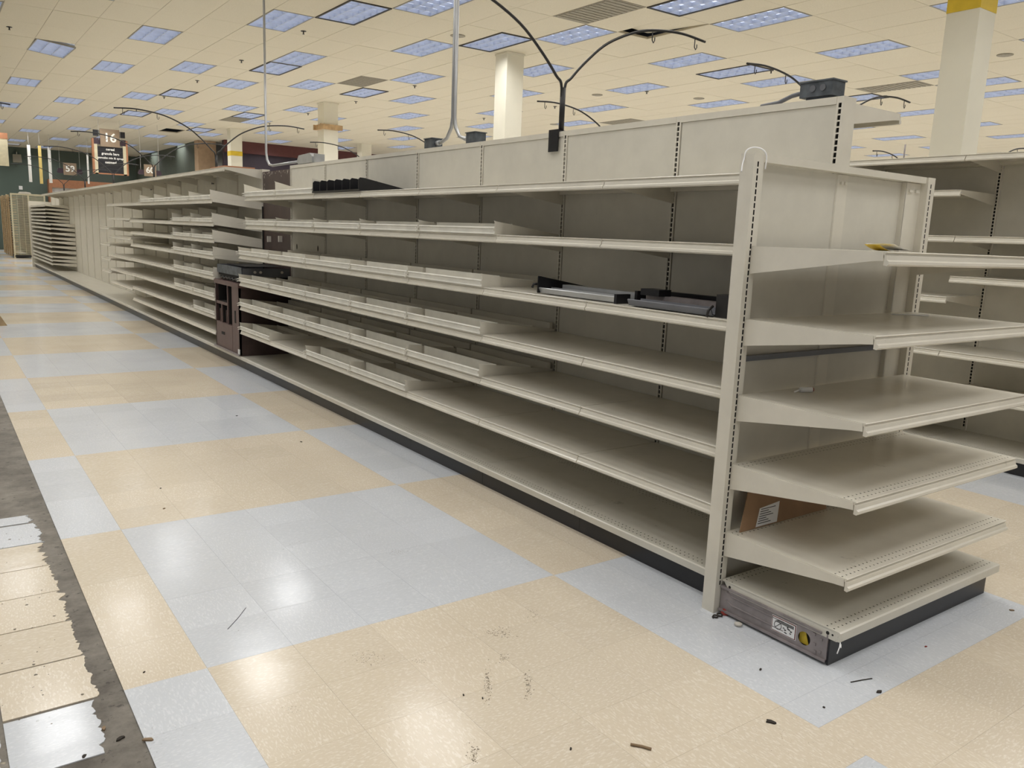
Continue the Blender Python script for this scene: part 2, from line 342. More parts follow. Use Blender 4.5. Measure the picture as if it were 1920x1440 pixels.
# landmarks used to tell ceiling fittings apart
LM = [("aisle 16 sign", 213, 290), ("far yellow-taped column", 436, 280), ("wood-collared column", 616, 240), ("second white column", 952, 180), ("large right column", 1800, 150),
      ("left hanging conduit", 497, 150), ("middle hanging conduit", 851, 130), ("big black sign holder", 1050, 160), ("right junction box", 1540, 170), ("white hanging strips", 90, 260), ("top left corner", 0, 0), ("top edge's middle", 700, 0)]
used = {}
def where(u, v):
    n, lu, lv = min(LM, key=lambda l: (l[1]-u)**2 + (l[2]-v)**2)
    dx, dy = u-lu, v-lv
    a = ('above' if dy < 0 else 'below') if abs(dy) > abs(dx)*0.7 else ('left of' if dx < 0 else 'right of')
    return n, a, math.hypot(dx, dy)
def label_batch(items, fmt):
    # items: (key, u, v) -> unique labels by landmark, side and rank of distance
    by = {}
    for k, u, v in items:
        n, a, d = where(u, v); by.setdefault((n, a), []).append((d, k))
    out = {}
    for (n, a), L in by.items():
        L.sort()
        for i, (d, k) in enumerate(L): out[k] = fmt % (ordinal(i) + ' ' + a + ' the ' + n) if not (len(L) == 1) else fmt % ('the one ' + a + ' the ' + n)
    return out
# light fixtures
fr = MB()
for a in ((-.302, .302, -.606, -.588), (-.302, .302, .588, .606), (-.302, -.284, -.588, .588), (.284, .302, -.588, .588)): fr.box(*a, -0.004, 0.02)
frame_me = fr.mesh('frame', M['frame'])
fs = MB()
for a in ((-.306, .306, -.61, -.586), (-.306, .306, .586, .61), (-.306, -.282, -.586, .586), (.282, .306, -.586, .586)): fs.box(*a, -0.012, 0.02)
sag_me = fs.mesh('frame', M['sagframe'])
lens_me = MB().box(-.284, .284, -.588, .588, 0.052, 0.058).mesh('lens', M['lens'])
lv = MB()
for x in (-.0947, .0947): lv.box(x-.004, x+.004, -.588, .588, 0.0, 0.05)
for k in range(1, 6): y = -.588 + k*.196; lv.box(-.284, .284, y-.004, y+.004, 0.0, 0.05)
for a in ((-.284, -.280, -.588, .588), (.280, .284, -.588, .588), (-.284, .284, -.588, -.584), (-.284, .284, .584, .588)): lv.box(*a, 0.0, 0.052)
louver_me = lv.mesh('louver', M['louver'])
items = []
for l in lights:
    u, v = px(LX(l[0]), LY(l[1]), CZ)
    if -60 < u < 1980 and -40 < v < 330: items.append((l, u, v))
lab = label_batch(items, 'blue-grey recessed ceiling light, %s')
seen = {l for l, u, v in items}
al = bpy.data.lights.new('light_source', 'AREA'); al.shape = 'RECTANGLE'; al.size = 0.54; al.size_y = 1.14; al.energy = LIGHT_W; al.color = LIGHT_COL[:3]; al.spread = LIGHT_SPREAD
dark_edge = {(8, 9), (9, 13), (8, 17), (8, 21), (12, 19), (12, 9), (12, 23), (13, 14), (17, 10), (19, 8), (13, 6), (25, 8)}
for l in sorted(lights):
    lb = lab.get(l, 'recessed ceiling light with louvre beyond the edges of the picture')
    if l == (3, 14): lb = 'recessed ceiling light with its lens hanging loose, at upper left'
    t = thing('ceiling_light', lb, 'ceiling light', (LX(l[0]), LY(l[1]), CZ), 0, 'recessed ceiling lights')
    ob('frame', sag_me if l in dark_edge else frame_me, t)
    ln = ob('lens', lens_me, t); ob('louver', louver_me, t)
    if l == (3, 14):
        for c in t.children: c.rotation_euler = (0.0, 0.10, 0.03); c.location.z = -0.03
    ob('light_source', al, t, (0, 0, -0.006 if l != (3, 14) else -0.12))
# vents, speakers, sprinklers
vm = MB().box(-.3, .3, -.6, .6, 0.0, 0.012)
for k in range(12): vm.box(-.28, .28, -.56+k*.096, -.50+k*.096, -0.006, 0.0)
vent_me = vm.mesh('ceiling_vent', M['vent'])
it = [((ix, iy), *px(LX(ix), LY(iy), CZ)) for ix, iy in vents]; lab = label_batch(it, 'flat grey ceiling air panel, %s')
for ix, iy in sorted(vents): solo('ceiling_vent', vent_me, lab[(ix, iy)], 'vent', (LX(ix), LY(iy), CZ), 0, 'ceiling air panels')
hm = MB()
for a in ((-.3, .3, -.61, -.585), (-.3, .3, .585, .61), (-.305, -.28, -.585, .585), (.28, .305, -.585, .585)): hm.box(*a, -0.012, 0.03)
raised = solo('tilted_ceiling_frame', MB().box(-.30, .30, -.60, .60, 0.0, 0.016).mesh('tilted_ceiling_frame', M['ceil']), 'lifted ceiling tile with dark gap beside the black sign holder\'s right arm', 'ceiling tile', (LX(14), LY(7), CZ+0.06))
raised.rotation_euler = (0.06, 0.05, 0)
sp_me = MB().lathe([(0.02, -0.012), (0.085, -0.012), (0.115, -0.004), (0.115, 0.004)], 20).mesh('ceiling_speaker', M['vent'])
spk = [(3.72, 9.2), (8.6, 11.5), (10.38, 4.18), (10.3, 10.2), (10.85, 15.8)]
it = [(s, *px(s[0], s[1], CZ)) for s in spk]; lab = label_batch(it, 'small round cream ceiling speaker, %s')
for s in spk: solo('ceiling_speaker', sp_me, lab[s], 'speaker', (s[0], s[1], CZ-0.003), 0, 'round ceiling speakers')
sm_ = MB().lathe([(0.040, -0.003), (0.044, 0.003)], 12); sm_.lathe([(0.010, -0.040), (0.010, -0.003)], 8); sm_.lathe([(0.018, -0.044), (0.018, -0.040)], 12)
spr_me = sm_.mesh('sprinkler_head', M['blackm'])
spr = [(-1.83, 13.96), (1.83, 10.69), (1.82, 13.73), (1.79, 16.65), (1.8, 19.68), (1.77, 22.74), (5.36, 13.56), (5.4, 16.53), (5.38, 19.48), (5.38, 22.5), (8.98, 7.38), (9.0, 10.43), (8.97, 13.4), (8.96, 16.38), (12.4, 7.27), (12.4, 10.3), (-1.8, 17.0), (-1.8, 20.0)]
it = [(s, *px(s[0], s[1], CZ)) for s in spr]; lab = label_batch(it, 'small dark ceiling sprinkler, %s')
for s in spr: solo('sprinkler_head', spr_me, lab[s], 'sprinkler', (s[0], s[1], CZ-0.004), 0, 'ceiling sprinklers')

# ---------------------------------------------------------------- far walls
structure('wall_back', MB().box(-6, 5.4, 41.0, 41.2, 0, CZ).mesh('wall_back', M['green']))
structure('wall_left', MB().box(-6.2, -6.0, 9, 41.2, 0, CZ).mesh('wall_left', M['column']))
structure('wall_side', MB().box(5.3, 5.45, 33.2, 41.0, 0, CZ).mesh('wall_side', M['greendk']))
structure('wall_corner', MB().box(5.25, 5.75, 30.2, 33.2, 0, CZ).mesh('wall_corner', M['greendk']))
structure('wall_return', MB().box(5.2, 5.85, 29.7, 30.2, 0, CZ).mesh('wall_return', M['tan']))
structure('wall_right', MB().box(5.85, 36, 28.75, 28.95, 0, CZ).mesh('wall_right', M['purple']))
structure('trim_1', MB().box(5.85, 36, 28.6, 28.75, 4.08, CZ).mesh('trim_1', M['maroon']))
so = thing('wall_soffit', 'orange-brown fascia over a pale lit wall panel on the far green wall', 'soffit', (3.2, 41.0, 2.2))
ob('fascia', MB().box(-1.7, 2.0, -0.6, 0.0, 0.62, 0.98).mesh('fascia', M['orange']), so)
ob('side_panel', MB().box(-1.7, -1.58, -0.6, 0.0, -2.2, 0.62).mesh('side_panel', M['orange']), so)
ob('pale_panel', MB().box(-1.58, 2.0, -0.5, -0.02, -2.2, 0.62).mesh('pale_panel', M['strip']), so)
bx = thing('wall_speaker', 'small grey loudspeaker box high on the green far wall at left', 'speaker', (0.37, 40.95, 3.99))
ob('cabinet', MB().prism([(-.17, -.18), (.17, -.16), (.15, .18), (-.17, .17)], 'y', -0.3, -0.08).mesh('cabinet', M['vent']), bx)
ob('bracket', MB().tube([(0, 0.05, .3), (0, -.1, .28), (0, -.18, .17)], 0.02).mesh('bracket', M['strip']), bx)
solo('wall_notice', MB().box(-.07, .07, -.02, 0, -.08, .08).mesh('wall_notice', M['paper']), 'small white notice on the green wall above the wire racks', 'notice', (0.45, 40.99, 2.74))

# ---------------------------------------------------------------- columns
def column(x, y, s, label, extra=None, h=CZ):
    t = thing('column', label, 'column', (x, y, 0), 0, 'square columns')
    ob('shaft', MB().box(0, s, 0, s, 0, h).mesh('shaft', M['column']), t)
    ob('cap_trim', MB().box(-.012, s+.012, -.012, s+.012, h-.03, h-.002).mesh('cap_trim', M['column']), t)
    if extra == 'tape3': ob('yellow_tape', MB().box(-.004, s+.004, -.004, s+.004, 3.66, 3.80).mesh('yellow_tape', M['yellow']), t)
    if extra == 'tape1': ob('yellow_tape', MB().box(-.004, s+.004, -.004, s+.004, 3.735, 3.86).mesh('yellow_tape', M['yellow']), t)
    if extra == 'wood':
        for a in ((-.10, s+.10, -.05, 0.0), (-.10, s+.10, s, s+.05), (-.05, 0, 0, s), (s, s+.05, 0, s)): ob('collar_board', MB().box(*a, 3.86, 3.98).mesh('collar_board', M['wood']), t)
    return t
column(4.87, 1.90, 0.305, 'large square white column at right with yellow tape band near its top', 'tape1')
column(4.87, 9.50, 0.34, 'square second white column, right of the middle conduit')
column(4.87, 17.2, 0.37, 'square white column with a wooden board collar, left of the middle', 'wood')
column(4.92, 24.8, 0.36, 'distant square white column with a yellow tape band in front of purple wall', 'tape3')
column(9.62, 25.2, 0.38, 'short tan distant column just right of the wood-collared column')

# ---------------------------------------------------------------- shelving parts
BAY = 0.9144
_c = {}
def cached(key, fn):
    if key not in _c: _c[key] = fn()
    return _c[key]
def shelf_me(d, wd, perf=False):
    def f():
        pr = [(-d, 0), (-.010, 0), (-.008, -.002), (-.009, -.004), (-.014, -.006), (-.014, -.011), (-.008, -.013), (-.006, -.027), (.001, -.032), (.002, -.041), (-.005, -.047), (-.016, -.045), (-.016, -.012), (-.03, -.009), (-d+.03, -.009), (-d+.03, -.03), (-d, -.03)]
        return MB().prism(pr, 'y', 0.0028, wd-0.0028).mesh('shelf', M['perf' if perf else 'deck'])
    return cached(('s', d, wd, perf), f)
def bracket_me(d, big=False):
    hb = 0.105 if big else 0.088
    return cached(('b', d, big), lambda: MB().prism([(-d, -.003), (-.02, -.003), (-.017, -.03), (-.06, -.034), (-d, -hb)], 'y', -.0015, .0015).mesh('shelf_bracket', M['paint']))
def fence_me(wd): return cached(('f', wd), lambda: MB().prism([(-.006, .001), (.006, .003), (.002, .012), (.002, .032), (.008, .037), (.003, .044), (-.006, .042)], 'y', .012, wd-.006).prism([(0, .020), (.022, .026), (.030, .022), (.026, .031), (0, .036)], 'y', .004, .014).prism([(0, .002), (.018, .004), (.026, .0), (.022, .012), (0, .014)], 'y', .004, .014).mesh('price_fence', M['white']))
def inner_me(wd): return cached(('i', wd), lambda: MB().box(-.125, -.121, .03, wd-.012, .0005, .066).mesh('inner_stop', M['white']))
def strip_me(d, wd): return cached(('bs', d, wd), lambda: MB().box(-d+.17, -d+.175, .02, wd-.02, .0005, .04).mesh('back_stop', M['paint']))
def rail_me(d, wd): return cached(('r', d, wd), lambda: MB().box(-d+.022, -d+.045, .01, wd-.01, .001, .055).mesh('rear_rail', M['paint']))
def divider_me(d, h=.08): return cached(('d', d, h), lambda: MB().prism([(-d+.01, .001), (.002, .001), (.004, .02), (.014, .024), (.012, .034), (.002, .036), (.003, h-.012), (.010, h), (-.004, h-.004), (-d+.01, .014)], 'y', -.0012, .0012).mesh('divider', M['paint']))
def upright_me(h):
    def f():
        mb = MB(); z = 0.16; wd = 0.017; sw = 0.0072
        mb.box(-.045, -.012, -wd, wd, 0, h, 0)
        mb.add([(0, -wd, 0), (0, -sw, 0), (0, -sw, h), (0, -wd, h)], [(0, 1, 2, 3)]); mb.add([(0, sw, 0), (0, wd, 0), (0, wd, h), (0, sw, h)], [(0, 1, 2, 3)])
        mb.add([(-.012, -wd, 0), (0, -wd, 0), (0, -wd, h), (-.012, -wd, h)], [(0, 1, 2, 3)]); mb.add([(-.012, wd, 0), (0, wd, 0), (0, wd, h), (-.012, wd, h)], [(0, 3, 2, 1)])
        mb.add([(-.012, -wd, h), (0, -wd, h), (0, wd, h), (-.012, wd, h)], [(0, 1, 2, 3)])
        mb.add([(-.0115, -sw-.004, .1), (-.0115, sw+.004, .1), (-.0115, sw+.004, h-.01), (-.0115, -sw-.004, h-.01)], [(0, 1, 2, 3)], 1)
        prev = 0
        while z + .019 < h - .01:
            mb.add([(0, -sw, prev), (0, sw, prev), (0, sw, z), (0, -sw, z)], [(0, 1, 2, 3)]); prev = z + .019; z += .0254
        mb.add([(0, -sw, prev), (0, sw, prev), (0, sw, h), (0, -sw, h)], [(0, 1, 2, 3)])
        return mb.mesh('upright', M['paint'], M['slot'])
    return cached(('u', h), f)
def panel_me(wd, h, mat='panel', g=.0225): return cached(('p', wd, h, mat, g), lambda: MB().box(-.022, -.005, g, wd-g+.003, .10, h-.032).mesh('back_panel', M[mat]))
def cap_me(wd): return cached(('c', wd), lambda: MB().box(-.044, -.001, .0175, wd-.0175, -.031, 0).mesh('top_rail', M['paint']))
def base_me(d, wd): return cached(('bd', d, wd), lambda: MB().prism([(-d, 0), (-.006, 0), (0, -.004), (0, -.034), (-.012, -.036), (-.012, -.006), (-d, -.006)], 'y', .0012, wd-.0012).mesh('base_deck', M['basedeck']))
def kick_me(wd): return cached(('k', wd), lambda: MB().box(-.045, -.037, .001, wd-.001, 0, .098).mesh('kick_plate', M['kick']))
# side -1: faces -X, bay runs from Y=y1 down to y1-w (child turned by pi); side +1: faces +X, from y0 up
def put(root, me, name, x, y, z, side, **kw):
    return ob(name, me, root, Vector((x, y, z)) - Vector(root.location), PI if side < 0 else 0.0, **kw)
def shelf(root, xf, ya, z, d, side, wd=BAY, perf=False, tray=False, end_div=False, brackets=(True, True), big=False, dh=.08):
    # ya: start in the shelf's own direction (for side -1 the far end of the bay)
    s = put(root, shelf_me(d, wd, perf), 'shelf', xf, ya, z, side)
    if brackets[0]: ob('shelf_bracket', bracket_me(d, big), s, (0, .004, 0))
    if brackets[1]: ob('shelf_bracket', bracket_me(d, big), s, (0, wd-.004, 0))
    if tray:
        ob('price_fence', fence_me(wd), s); ob('inner_stop', inner_me(wd), s); ob('divider', divider_me(d, dh), s, (0, .006, 0))
        if tray != 'low': ob('back_stop', strip_me(d, wd), s); ob('rear_rail', rail_me(d, wd), s)
        if end_div: ob('divider', divider_me(d, dh), s, (0, wd-.006, 0))
    return s
YK = lambda k: BAY*k

# ---- near run (seven bays and one brown bay)
H = 2.1365
run = thing('shelving_run', 'long cream gondola shelving run with five rows of shelves, nearest in the aisle', 'shelving', (0, 3.66, 0))
for k in range(0, 9): put(run, upright_me(H), 'upright', 0, YK(k), 0, -1)
for k in range(0, 9): put(run, upright_me(H), 'upright', 0.09, YK(k), 0, 1)
for k in range(0, 7):
    put(run, panel_me(BAY, H), 'back_panel', 0, YK(k+1), 0, -1); put(run, cap_me(BAY), 'top_rail', -.002, YK(k+1), H, -1)
    put(run, panel_me(BAY, H), 'back_panel', .09, YK(k), 0, 1); put(run, cap_me(BAY), 'top_rail', .092, YK(k), H, 1)
for k in range(0, 8):
    put(run, base_me(.554, BAY), 'base_deck', -.5545, YK(k+1), .131, -1); put(run, kick_me(BAY), 'kick_plate', -.5545, YK(k+1), 0, -1)
    put(run, base_me(.50, BAY), 'base_deck', .59, YK(k), .131, 1); put(run, kick_me(BAY), 'kick_plate', .59, YK(k), 0, 1)
T1, Z2, Z3, Z4, Z5, Z6 = 1.790, 1.507, 1.203, .925, .673, .421
for k in range(7):
    y1 = YK(k+1)
    shelf(run, -.49, y1, T1, .49, -1, tray='low' if k >= 5 else False, end_div=(k == 5), dh=.125)
    shelf(run, -.485, y1, Z2, .485, -1, tray='low' if k >= 2 else False, end_div=(k == 2))
    shelf(run, -.562, y1, Z3, .562, -1, tray=(k >= 2), end_div=(k == 2), perf=(k == 0))
    for z in (Z4, Z5): shelf(run, -.562, y1, z, .562, -1, tray=(k >= 2), end_div=(k == 2))
    shelf(run, -.562, y1, Z6, .562, -1, tray=(k in (3, 4, 6)), end_div=(k in (3, 6)))
    shelf(run, .09+.40, YK(k), 2.12, .40, 1)
for k in range(0, 7): shelf(run, .09+.44, YK(k), 1.45, .44, 1); shelf(run, .09+.44, YK(k), .8, .44, 1)
bp = put(run, panel_me(BAY, H-.0, 'browndk'), 'brown_panel', 0, YK(8), 0, -1, label='dark brown panel with chipped edges')
mb = MB()
for y, z in ((.26, 1.36), (.62, 1.37)): mb.box(-.006, .035, y-.012, y+.012, z-.035, z+.03)
ob('hook_plate', mb.mesh('hook_plate', M['chip']), bp)
mb = MB(); r2 = random.Random(5)
for i in range(26): y = r2.uniform(.05, .86); z = 2.10 - abs(r2.gauss(0, .02)); mb.box(-.0048, -.0042, y, y+r2.uniform(.004, .02), z-r2.uniform(.004, .02), z)
for i in range(14): z = r2.uniform(1.75, 2.08); mb.box(-.0048, -.0042, .07+r2.uniform(0, .01), .085, z, z+r2.uniform(.01, .03))
ob('paint_chips', mb.mesh('paint_chips', M['chip']), bp, kind='stuff')
ob('dark_gap', MB().box(-.03, .004, .0, .03, 1.0, 1.72).mesh('dark_gap', M['slot']), bp)
for yy in (5.68, 6.25): put(run, cached('ph', lambda: MB().prism([(.014*math.cos(a*PI/6), .030*math.sin(a*PI/6)) for a in range(12)], 'x', -.0052, -.0040).mesh('panel_hole', M['slot'])), 'panel_hole', 0, yy, 1.30, -1)

# ---- far run
Y8 = YK(8)
far = thing('shelving_run', 'far cream gondola run beyond the brown cabinet with canopy and mostly bare panels', 'shelving', (0, 17, 0))
NB = 21
for k in range(9, 9+NB): put(far, upright_me(H), 'upright', 0, YK(k), 0, -1)
for k in range(8, 8+NB):
    y1 = YK(k+1)
    put(far, panel_me(BAY, H, 'panel', .029), 'back_panel', 0, y1, 0, -1); put(far, cap_me(BAY), 'top_rail', -.002, y1, H, -1)
    put(far, panel_me(BAY, H), 'back_panel', .09, YK(k), 0, 1)
    put(far, base_me(.554, BAY), 'base_deck', -.5545, y1, .131, -1); put(far, kick_me(BAY), 'kick_plate', -.5545, y1, 0, -1)
    if k < 27: shelf(far, -.43, y1, 2.132, .43, -1, big=True)
def far_sh(ks, z, d=.562, trays=(), ed=None):
    for k in ks: shelf(far, -d, YK(k+1), z, d, -1, tray=('low' if z > 1 else True) if k in trays else False, end_div=(k == ed), dh=.105)
far_sh(range(8, 15), 1.772, .575, (8, 9, 10, 11), 8)
far_sh(range(8, 13), 1.520, .562, (8, 9), 8); far_sh(range(8, 13), 1.335, .562, (8, 9), 8); far_sh(range(8, 13), 1.150, .562, (8, 9), 8)
far_sh(range(8, 13), .922, .562, (8, 9), 8); far_sh(range(8, 13), .686, .562, (8, 9), 8); far_sh(range(8, 13), .480, .562, (8,), 8); far_sh(range(8, 13), .300)
for z in (1.545, 1.235, .915, .676, .450): far_sh((13, 14), z)
for z in (1.372, 1.085, .83, .605): far_sh((15,), z)
for z in (1.82, 1.722, 1.624, 1.527, 1.429): far_sh(range(25, 29), z)
for z in (1.340, 1.232, 1.111, .99, .89, .769, .647, .512, .419, .326): far_sh(range(24, 29), z)
put(far, MB().box(-.60, .05, -.02, 0, .0, 1.95).mesh('end_panel', M['panel']), 'end_panel', 0, YK(29)+.03, 0, 1)
wb = solo('canopy_board', MB().box(-.40, -.06, .0, .55, .0, .016).mesh('canopy_board', M['orange']), 'thin orange-brown board lying on the far canopy\'s near end', 'board', (0, 7.36, 2.133))

# ---- run beyond the right-hand aisle
B0 = -0.057 - BAY*2
bx_ = 3.40; HB = 2.19
rb = thing('shelving_run', 'cream gondola shelving run across the right-hand aisle, half hidden by the end display', 'shelving', (3.45, 2, 0))
for i in range(16):
    ya = B0 + BAY*i
    put(rb, upright_me(HB), 'upright', bx_, ya, 0, -1)
    put(rb, panel_me(BAY, HB), 'back_panel', bx_, ya+BAY, 0, -1); put(rb, cap_me(BAY), 'top_rail', bx_-.002, ya+BAY, HB, -1)
    put(rb, base_me(.554, BAY), 'base_deck', bx_-.5545, ya+BAY, .131, -1); put(rb, kick_me(BAY), 'kick_plate', bx_-.5545, ya+BAY, 0, -1)
    if i > 6: continue
    shelf(rb, bx_-.55, ya+BAY, 2.195, .55, -1, perf=True)
    left = ya > .8
    for z in ((1.952, 1.628, 1.188, .796, .33) if left else (1.628, 1.34, .796, .505)): shelf(rb, bx_-.55, ya+BAY, z, .55, -1)
# ---- run left of the aisle (out of frame, carries the sign holder seen at the left edge)
rl = thing('shelving_run', 'cream gondola run left of the aisle, outside the picture', 'shelving', (-3.45, 10.5, 0))
for i in range(4):
    ya = 9.2 + BAY*i
    put(rl, upright_me(H), 'upright', -3.4, ya, 0, 1)
    put(rl, panel_me(BAY, H), 'back_panel', -3.4, ya, 0, 1); put(rl, cap_me(BAY), 'top_rail', -3.4, ya, H, 1)
    put(rl, base_me(.554, BAY), 'base_deck', -3.4+.5545, ya, .131, 1); put(rl, kick_me(BAY), 'kick_plate', -3.4+.5545, ya, 0, 1)
pk = solo('leaning_board', MB().prism([(0, 0), (.105, 0), (-.52, 1.15), (-.62, 1.15)], 'y', -.02, .02).mesh('leaning_board', M['slat']), 'brown board leaning at the left edge of the aisle floor', 'board', (-2.45, 11.05, 0), 0.06)

# ---------------------------------------------------------------- end display
ec = thing('end_display', 'cream end-cap shelving with five empty shelves facing the camera, nearest at right', 'shelving', (0, -.332, 0))
def ep(me, name, x, y, z, rz=0.0, **kw): return ob(name, me, ec, (x, y+.33, z), rz, **kw)
EH = 1.845
def post_me():
    mb = MB(); z0 = .12; wd = .030; sw = .004; d = .062
    # local: front face at y=0 towards -y, body to +y
    mb.add([(-wd, d, 0), (-wd, 0, 0), (-wd, 0, EH), (-wd, d, EH)], [(0, 1, 2, 3)]); mb.add([(wd, 0, 0), (wd, d, 0), (wd, d, EH), (wd, 0, EH)], [(0, 1, 2, 3)])
    mb.add([(wd, d, 0), (-wd, d, 0), (-wd, d, EH), (wd, d, EH)], [(0, 1, 2, 3)]); mb.add([(-wd, 0, EH), (wd, 0, EH), (wd, d, EH), (-wd, d, EH)], [(0, 1, 2, 3)]); mb.add([(-wd, 0, 0), (-wd, d, 0), (wd, d, 0), (wd, 0, 0)], [(0, 1, 2, 3)])
    mb.add([(-wd, .012, .05), (wd, .012, .05), (wd, .012, EH-.02), (-wd, .012, EH-.02)], [(0, 1, 2, 3)], 1)
    for a, b in ((-wd, -sw-.004), (sw-.004, wd)): mb.add([(a, 0, 0), (b, 0, 0), (b, 0, EH), (a, 0, EH)], [(0, 1, 2, 3)])
    a, b = -sw-.004, sw-.004; prev = 0
    while z0 + .019 < EH - .02:
        mb.add([(a, 0, prev), (b, 0, prev), (b, 0, z0), (a, 0, z0)], [(0, 1, 2, 3)]); prev = z0+.019; z0 += .0254
    mb.add([(a, 0, prev), (b, 0, prev), (b, 0, EH), (a, 0, EH)], [(0, 1, 2, 3)])
    return mb.mesh('post', M['paint'], M['slot'])
pm = post_me()
ep(pm, 'post', -.607, -.086, 0); ep(pm, 'post', .655, -.086, 0)
ep(MB().box(-.58, .63, -.030, -.023, .10, EH-.03).mesh('back_panel', M['panel']), 'back_panel', 0, 0, 0)
ep(MB().box(-.575, .62, -.078, -.022, EH-.028, EH).mesh('top_rail', M['paint']), 'top_rail', 0, 0, 0)
ep(MB().box(-.577, -.56, -.07, -.030, .12, EH-.03).mesh('side_flange', M['paint']), 'side_flange', 0, 0, 0)
fl = ep(MB().box(.50, .625, -.052, -.044, .12, EH-.03).box(.497, .503, -.052, -.030, .12, EH-.03).mesh('side_flange', M['paint']), 'side_flange', 0, 0, 0)
cs = ep(MB().prism([(-.018, -.0305), (-.014, -.036), (.059, -.036), (.063, -.0305)], 'z', .12, EH-.03).mesh('centre_strip', M['paint']), 'centre_strip', 0, 0, 0)
clip_s = MB().box(-.007, .007, -.010, 0, -.012, 0).mesh('clip', M['paint']); clip_l = MB().box(-.014, .014, -.008, 0, -.012, 0).mesh('clip', M['paint'])
for i in range(6):
    z = EH - .06 - i*.305
    for dx in (.008, .036): ob('clip', clip_s, cs, (dx, -.036, z))
    for dx in (.535, .59): ob('clip', clip_l, fl, (dx, -.052, z))
ZS = (1.502, 1.222, .920, .638, .352)
for i, z in enumerate(ZS):
    s = ep(shelf_me(.552, 1.232, i >= 3), 'shelf', -.607, -.640, z, -PI/2)
    ob('shelf_bracket', bracket_me(.552, True), s, (0, .0015, 0)); ob('shelf_bracket', bracket_me(.552, True), s, (0, 1.2305, 0))
sd = ep(MB().prism([(-.54, 0), (-.006, 0), (0, -.004), (0, -.036), (-.012, -.038), (-.012, -.006), (-.54, -.006)], 'y', .0, 1.23).prism([(-.53, -.005), (-.012, -.005), (-.012, -.040), (-.50, -.040)], 'y', .0, .003).prism([(-.53, -.005), (-.012, -.005), (-.012, -.040), (-.50, -.040)], 'y', 1.227, 1.23).mesh('base_deck', M['basedeck']), 'base_deck', -.605, -.632, .146, -PI/2)
mb = MB()
for x, r in ((-.05, .007), (-.03, .004), (-.50, .006)): mb.prism([(x + r*math.cos(a*PI/5), -.020 + r*math.sin(a*PI/5)) for a in range(10)], 'y', -.0008, .0)
ob('bolt_hole', mb.mesh('bolt_hole', M['slot']), sd)
ep(MB().box(-.60, .60, -.594, -.586, 0, .112).mesh('kick_plate', M['kick']), 'kick_plate', 0, 0, 0)
# galvanised base leg on the left, with its round opening
def leg_me():
    yo, zo, r = -.490, .062, .026; n = 24
    # plate in the YZ plane at x=-.604 with a round hole, ring of quads to the outline
    corners = [(-.586, .018), (-.09, .018), (-.09, .118), (-.586, .118)]
    ang = sorted([2*PI*k/n for k in range(n)] + [math.atan2(c[1]-zo, c[0]-yo) % (2*PI) for c in corners]); out = []
    for a in ang:
        c, s_ = math.cos(a), math.sin(a)
        ty = ((-.09 - yo)/c if c > 0 else (-.586 - yo)/c) if abs(c) > 1e-6 else 1e9
        tz = ((.118 - zo)/s_ if s_ > 0 else (.018 - zo)/s_) if abs(s_) > 1e-6 else 1e9
        t = min(ty, tz); out.append((yo + c*t, zo + s_*t))
    mb = MB()
    for k in range(len(ang)):
        k2 = (k+1) % len(ang); a, a2 = ang[k], ang[k2]
        mb.add([(-.604, yo+r*math.cos(a), zo+r*math.sin(a)), (-.604, *out[k]), (-.604, *out[k2]), (-.604, yo+r*math.cos(a2), zo+r*math.sin(a2))], [(3, 2, 1, 0)])
    mb.box(-.614, -.590, -.586, -.09, .012, .020); mb.box(-.612, -.590, -.56, -.09, .112, .121)
    mb.box(-.606, -.59, -.586, -.580, .012, .118)
    for y0, y1, z in ((-.40, -.15, .088), (-.40, -.15, .052)): mb.tube([(-.6045, y0, z), (-.6045, y1, z), (-.6045, y1+.03, z+.014)], .0035, 6)
    for y, z in ((-.56, .09), (-.56, .04), (-.535, .06), (-.53, .098), (-.54, .032)): mb.lathe([(0, 0)], 3) if False else mb.box(-.608, -.604, y-.005, y+.005, z-.005, z+.005)
    return mb.mesh('base_leg', M['grey'])
lg = ep(leg_me(), 'base_leg', 0, 0, 0, label='grey galvanised base leg with round opening and warning sticker')
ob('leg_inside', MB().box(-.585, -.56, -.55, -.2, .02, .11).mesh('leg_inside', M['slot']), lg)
ob('yellow_card', MB().prism([(-.460, .033), (-.503, .033), (-.482, .092), (-.460, .092)], 'x', -.590, -.588).mesh('yellow_card', M['yellowpaper']), lg)
st = ob('warning_sticker', MB().box(-.6055, -.6042, -.455, -.345, .036, .098, 0).box(-.6065, -.605, -.453, -.347, .038, .096, 1).box(-.6075, -.606, -.450, -.350, .041, .093, 0).mesh('warning_sticker', M['paper'], M['rust']), lg)
mb = MB(); cy, cz_ = -.375, .066
mb.tube([(-.6082, cy+.016*math.cos(a*PI/10), cz_+.016*math.sin(a*PI/10)) for a in range(21)], .0012, 4)
mb.tube([(-.6082, cy-.011, cz_+.011), (-.6082, cy+.011, cz_-.011)], .0012, 4)
r3 = random.Random(9)
for i in range(5): mb.box(-.6085, -.607, -.445, -.36-.03*r3.random(), .088-.0026*i, .0892-.0026*i)
for i in range(12): y = -.442 + .04*r3.random(); z = .046 + .03*r3.random(); mb.box(-.6085, -.607, y, y+.007, z, z+.0035)
ob('sticker_print', mb.mesh('sticker_print', M['print']), lg, kind='stuff')
ep(MB().box(-.575, .56, -.052, -.037, 1.045, 1.068).box(-.575, .56, -.062, -.052, 1.062, 1.068).mesh('cross_rail', M['railgrey']), 'cross_rail', 0, 0, 0, label='grey metal rail across the back panel')
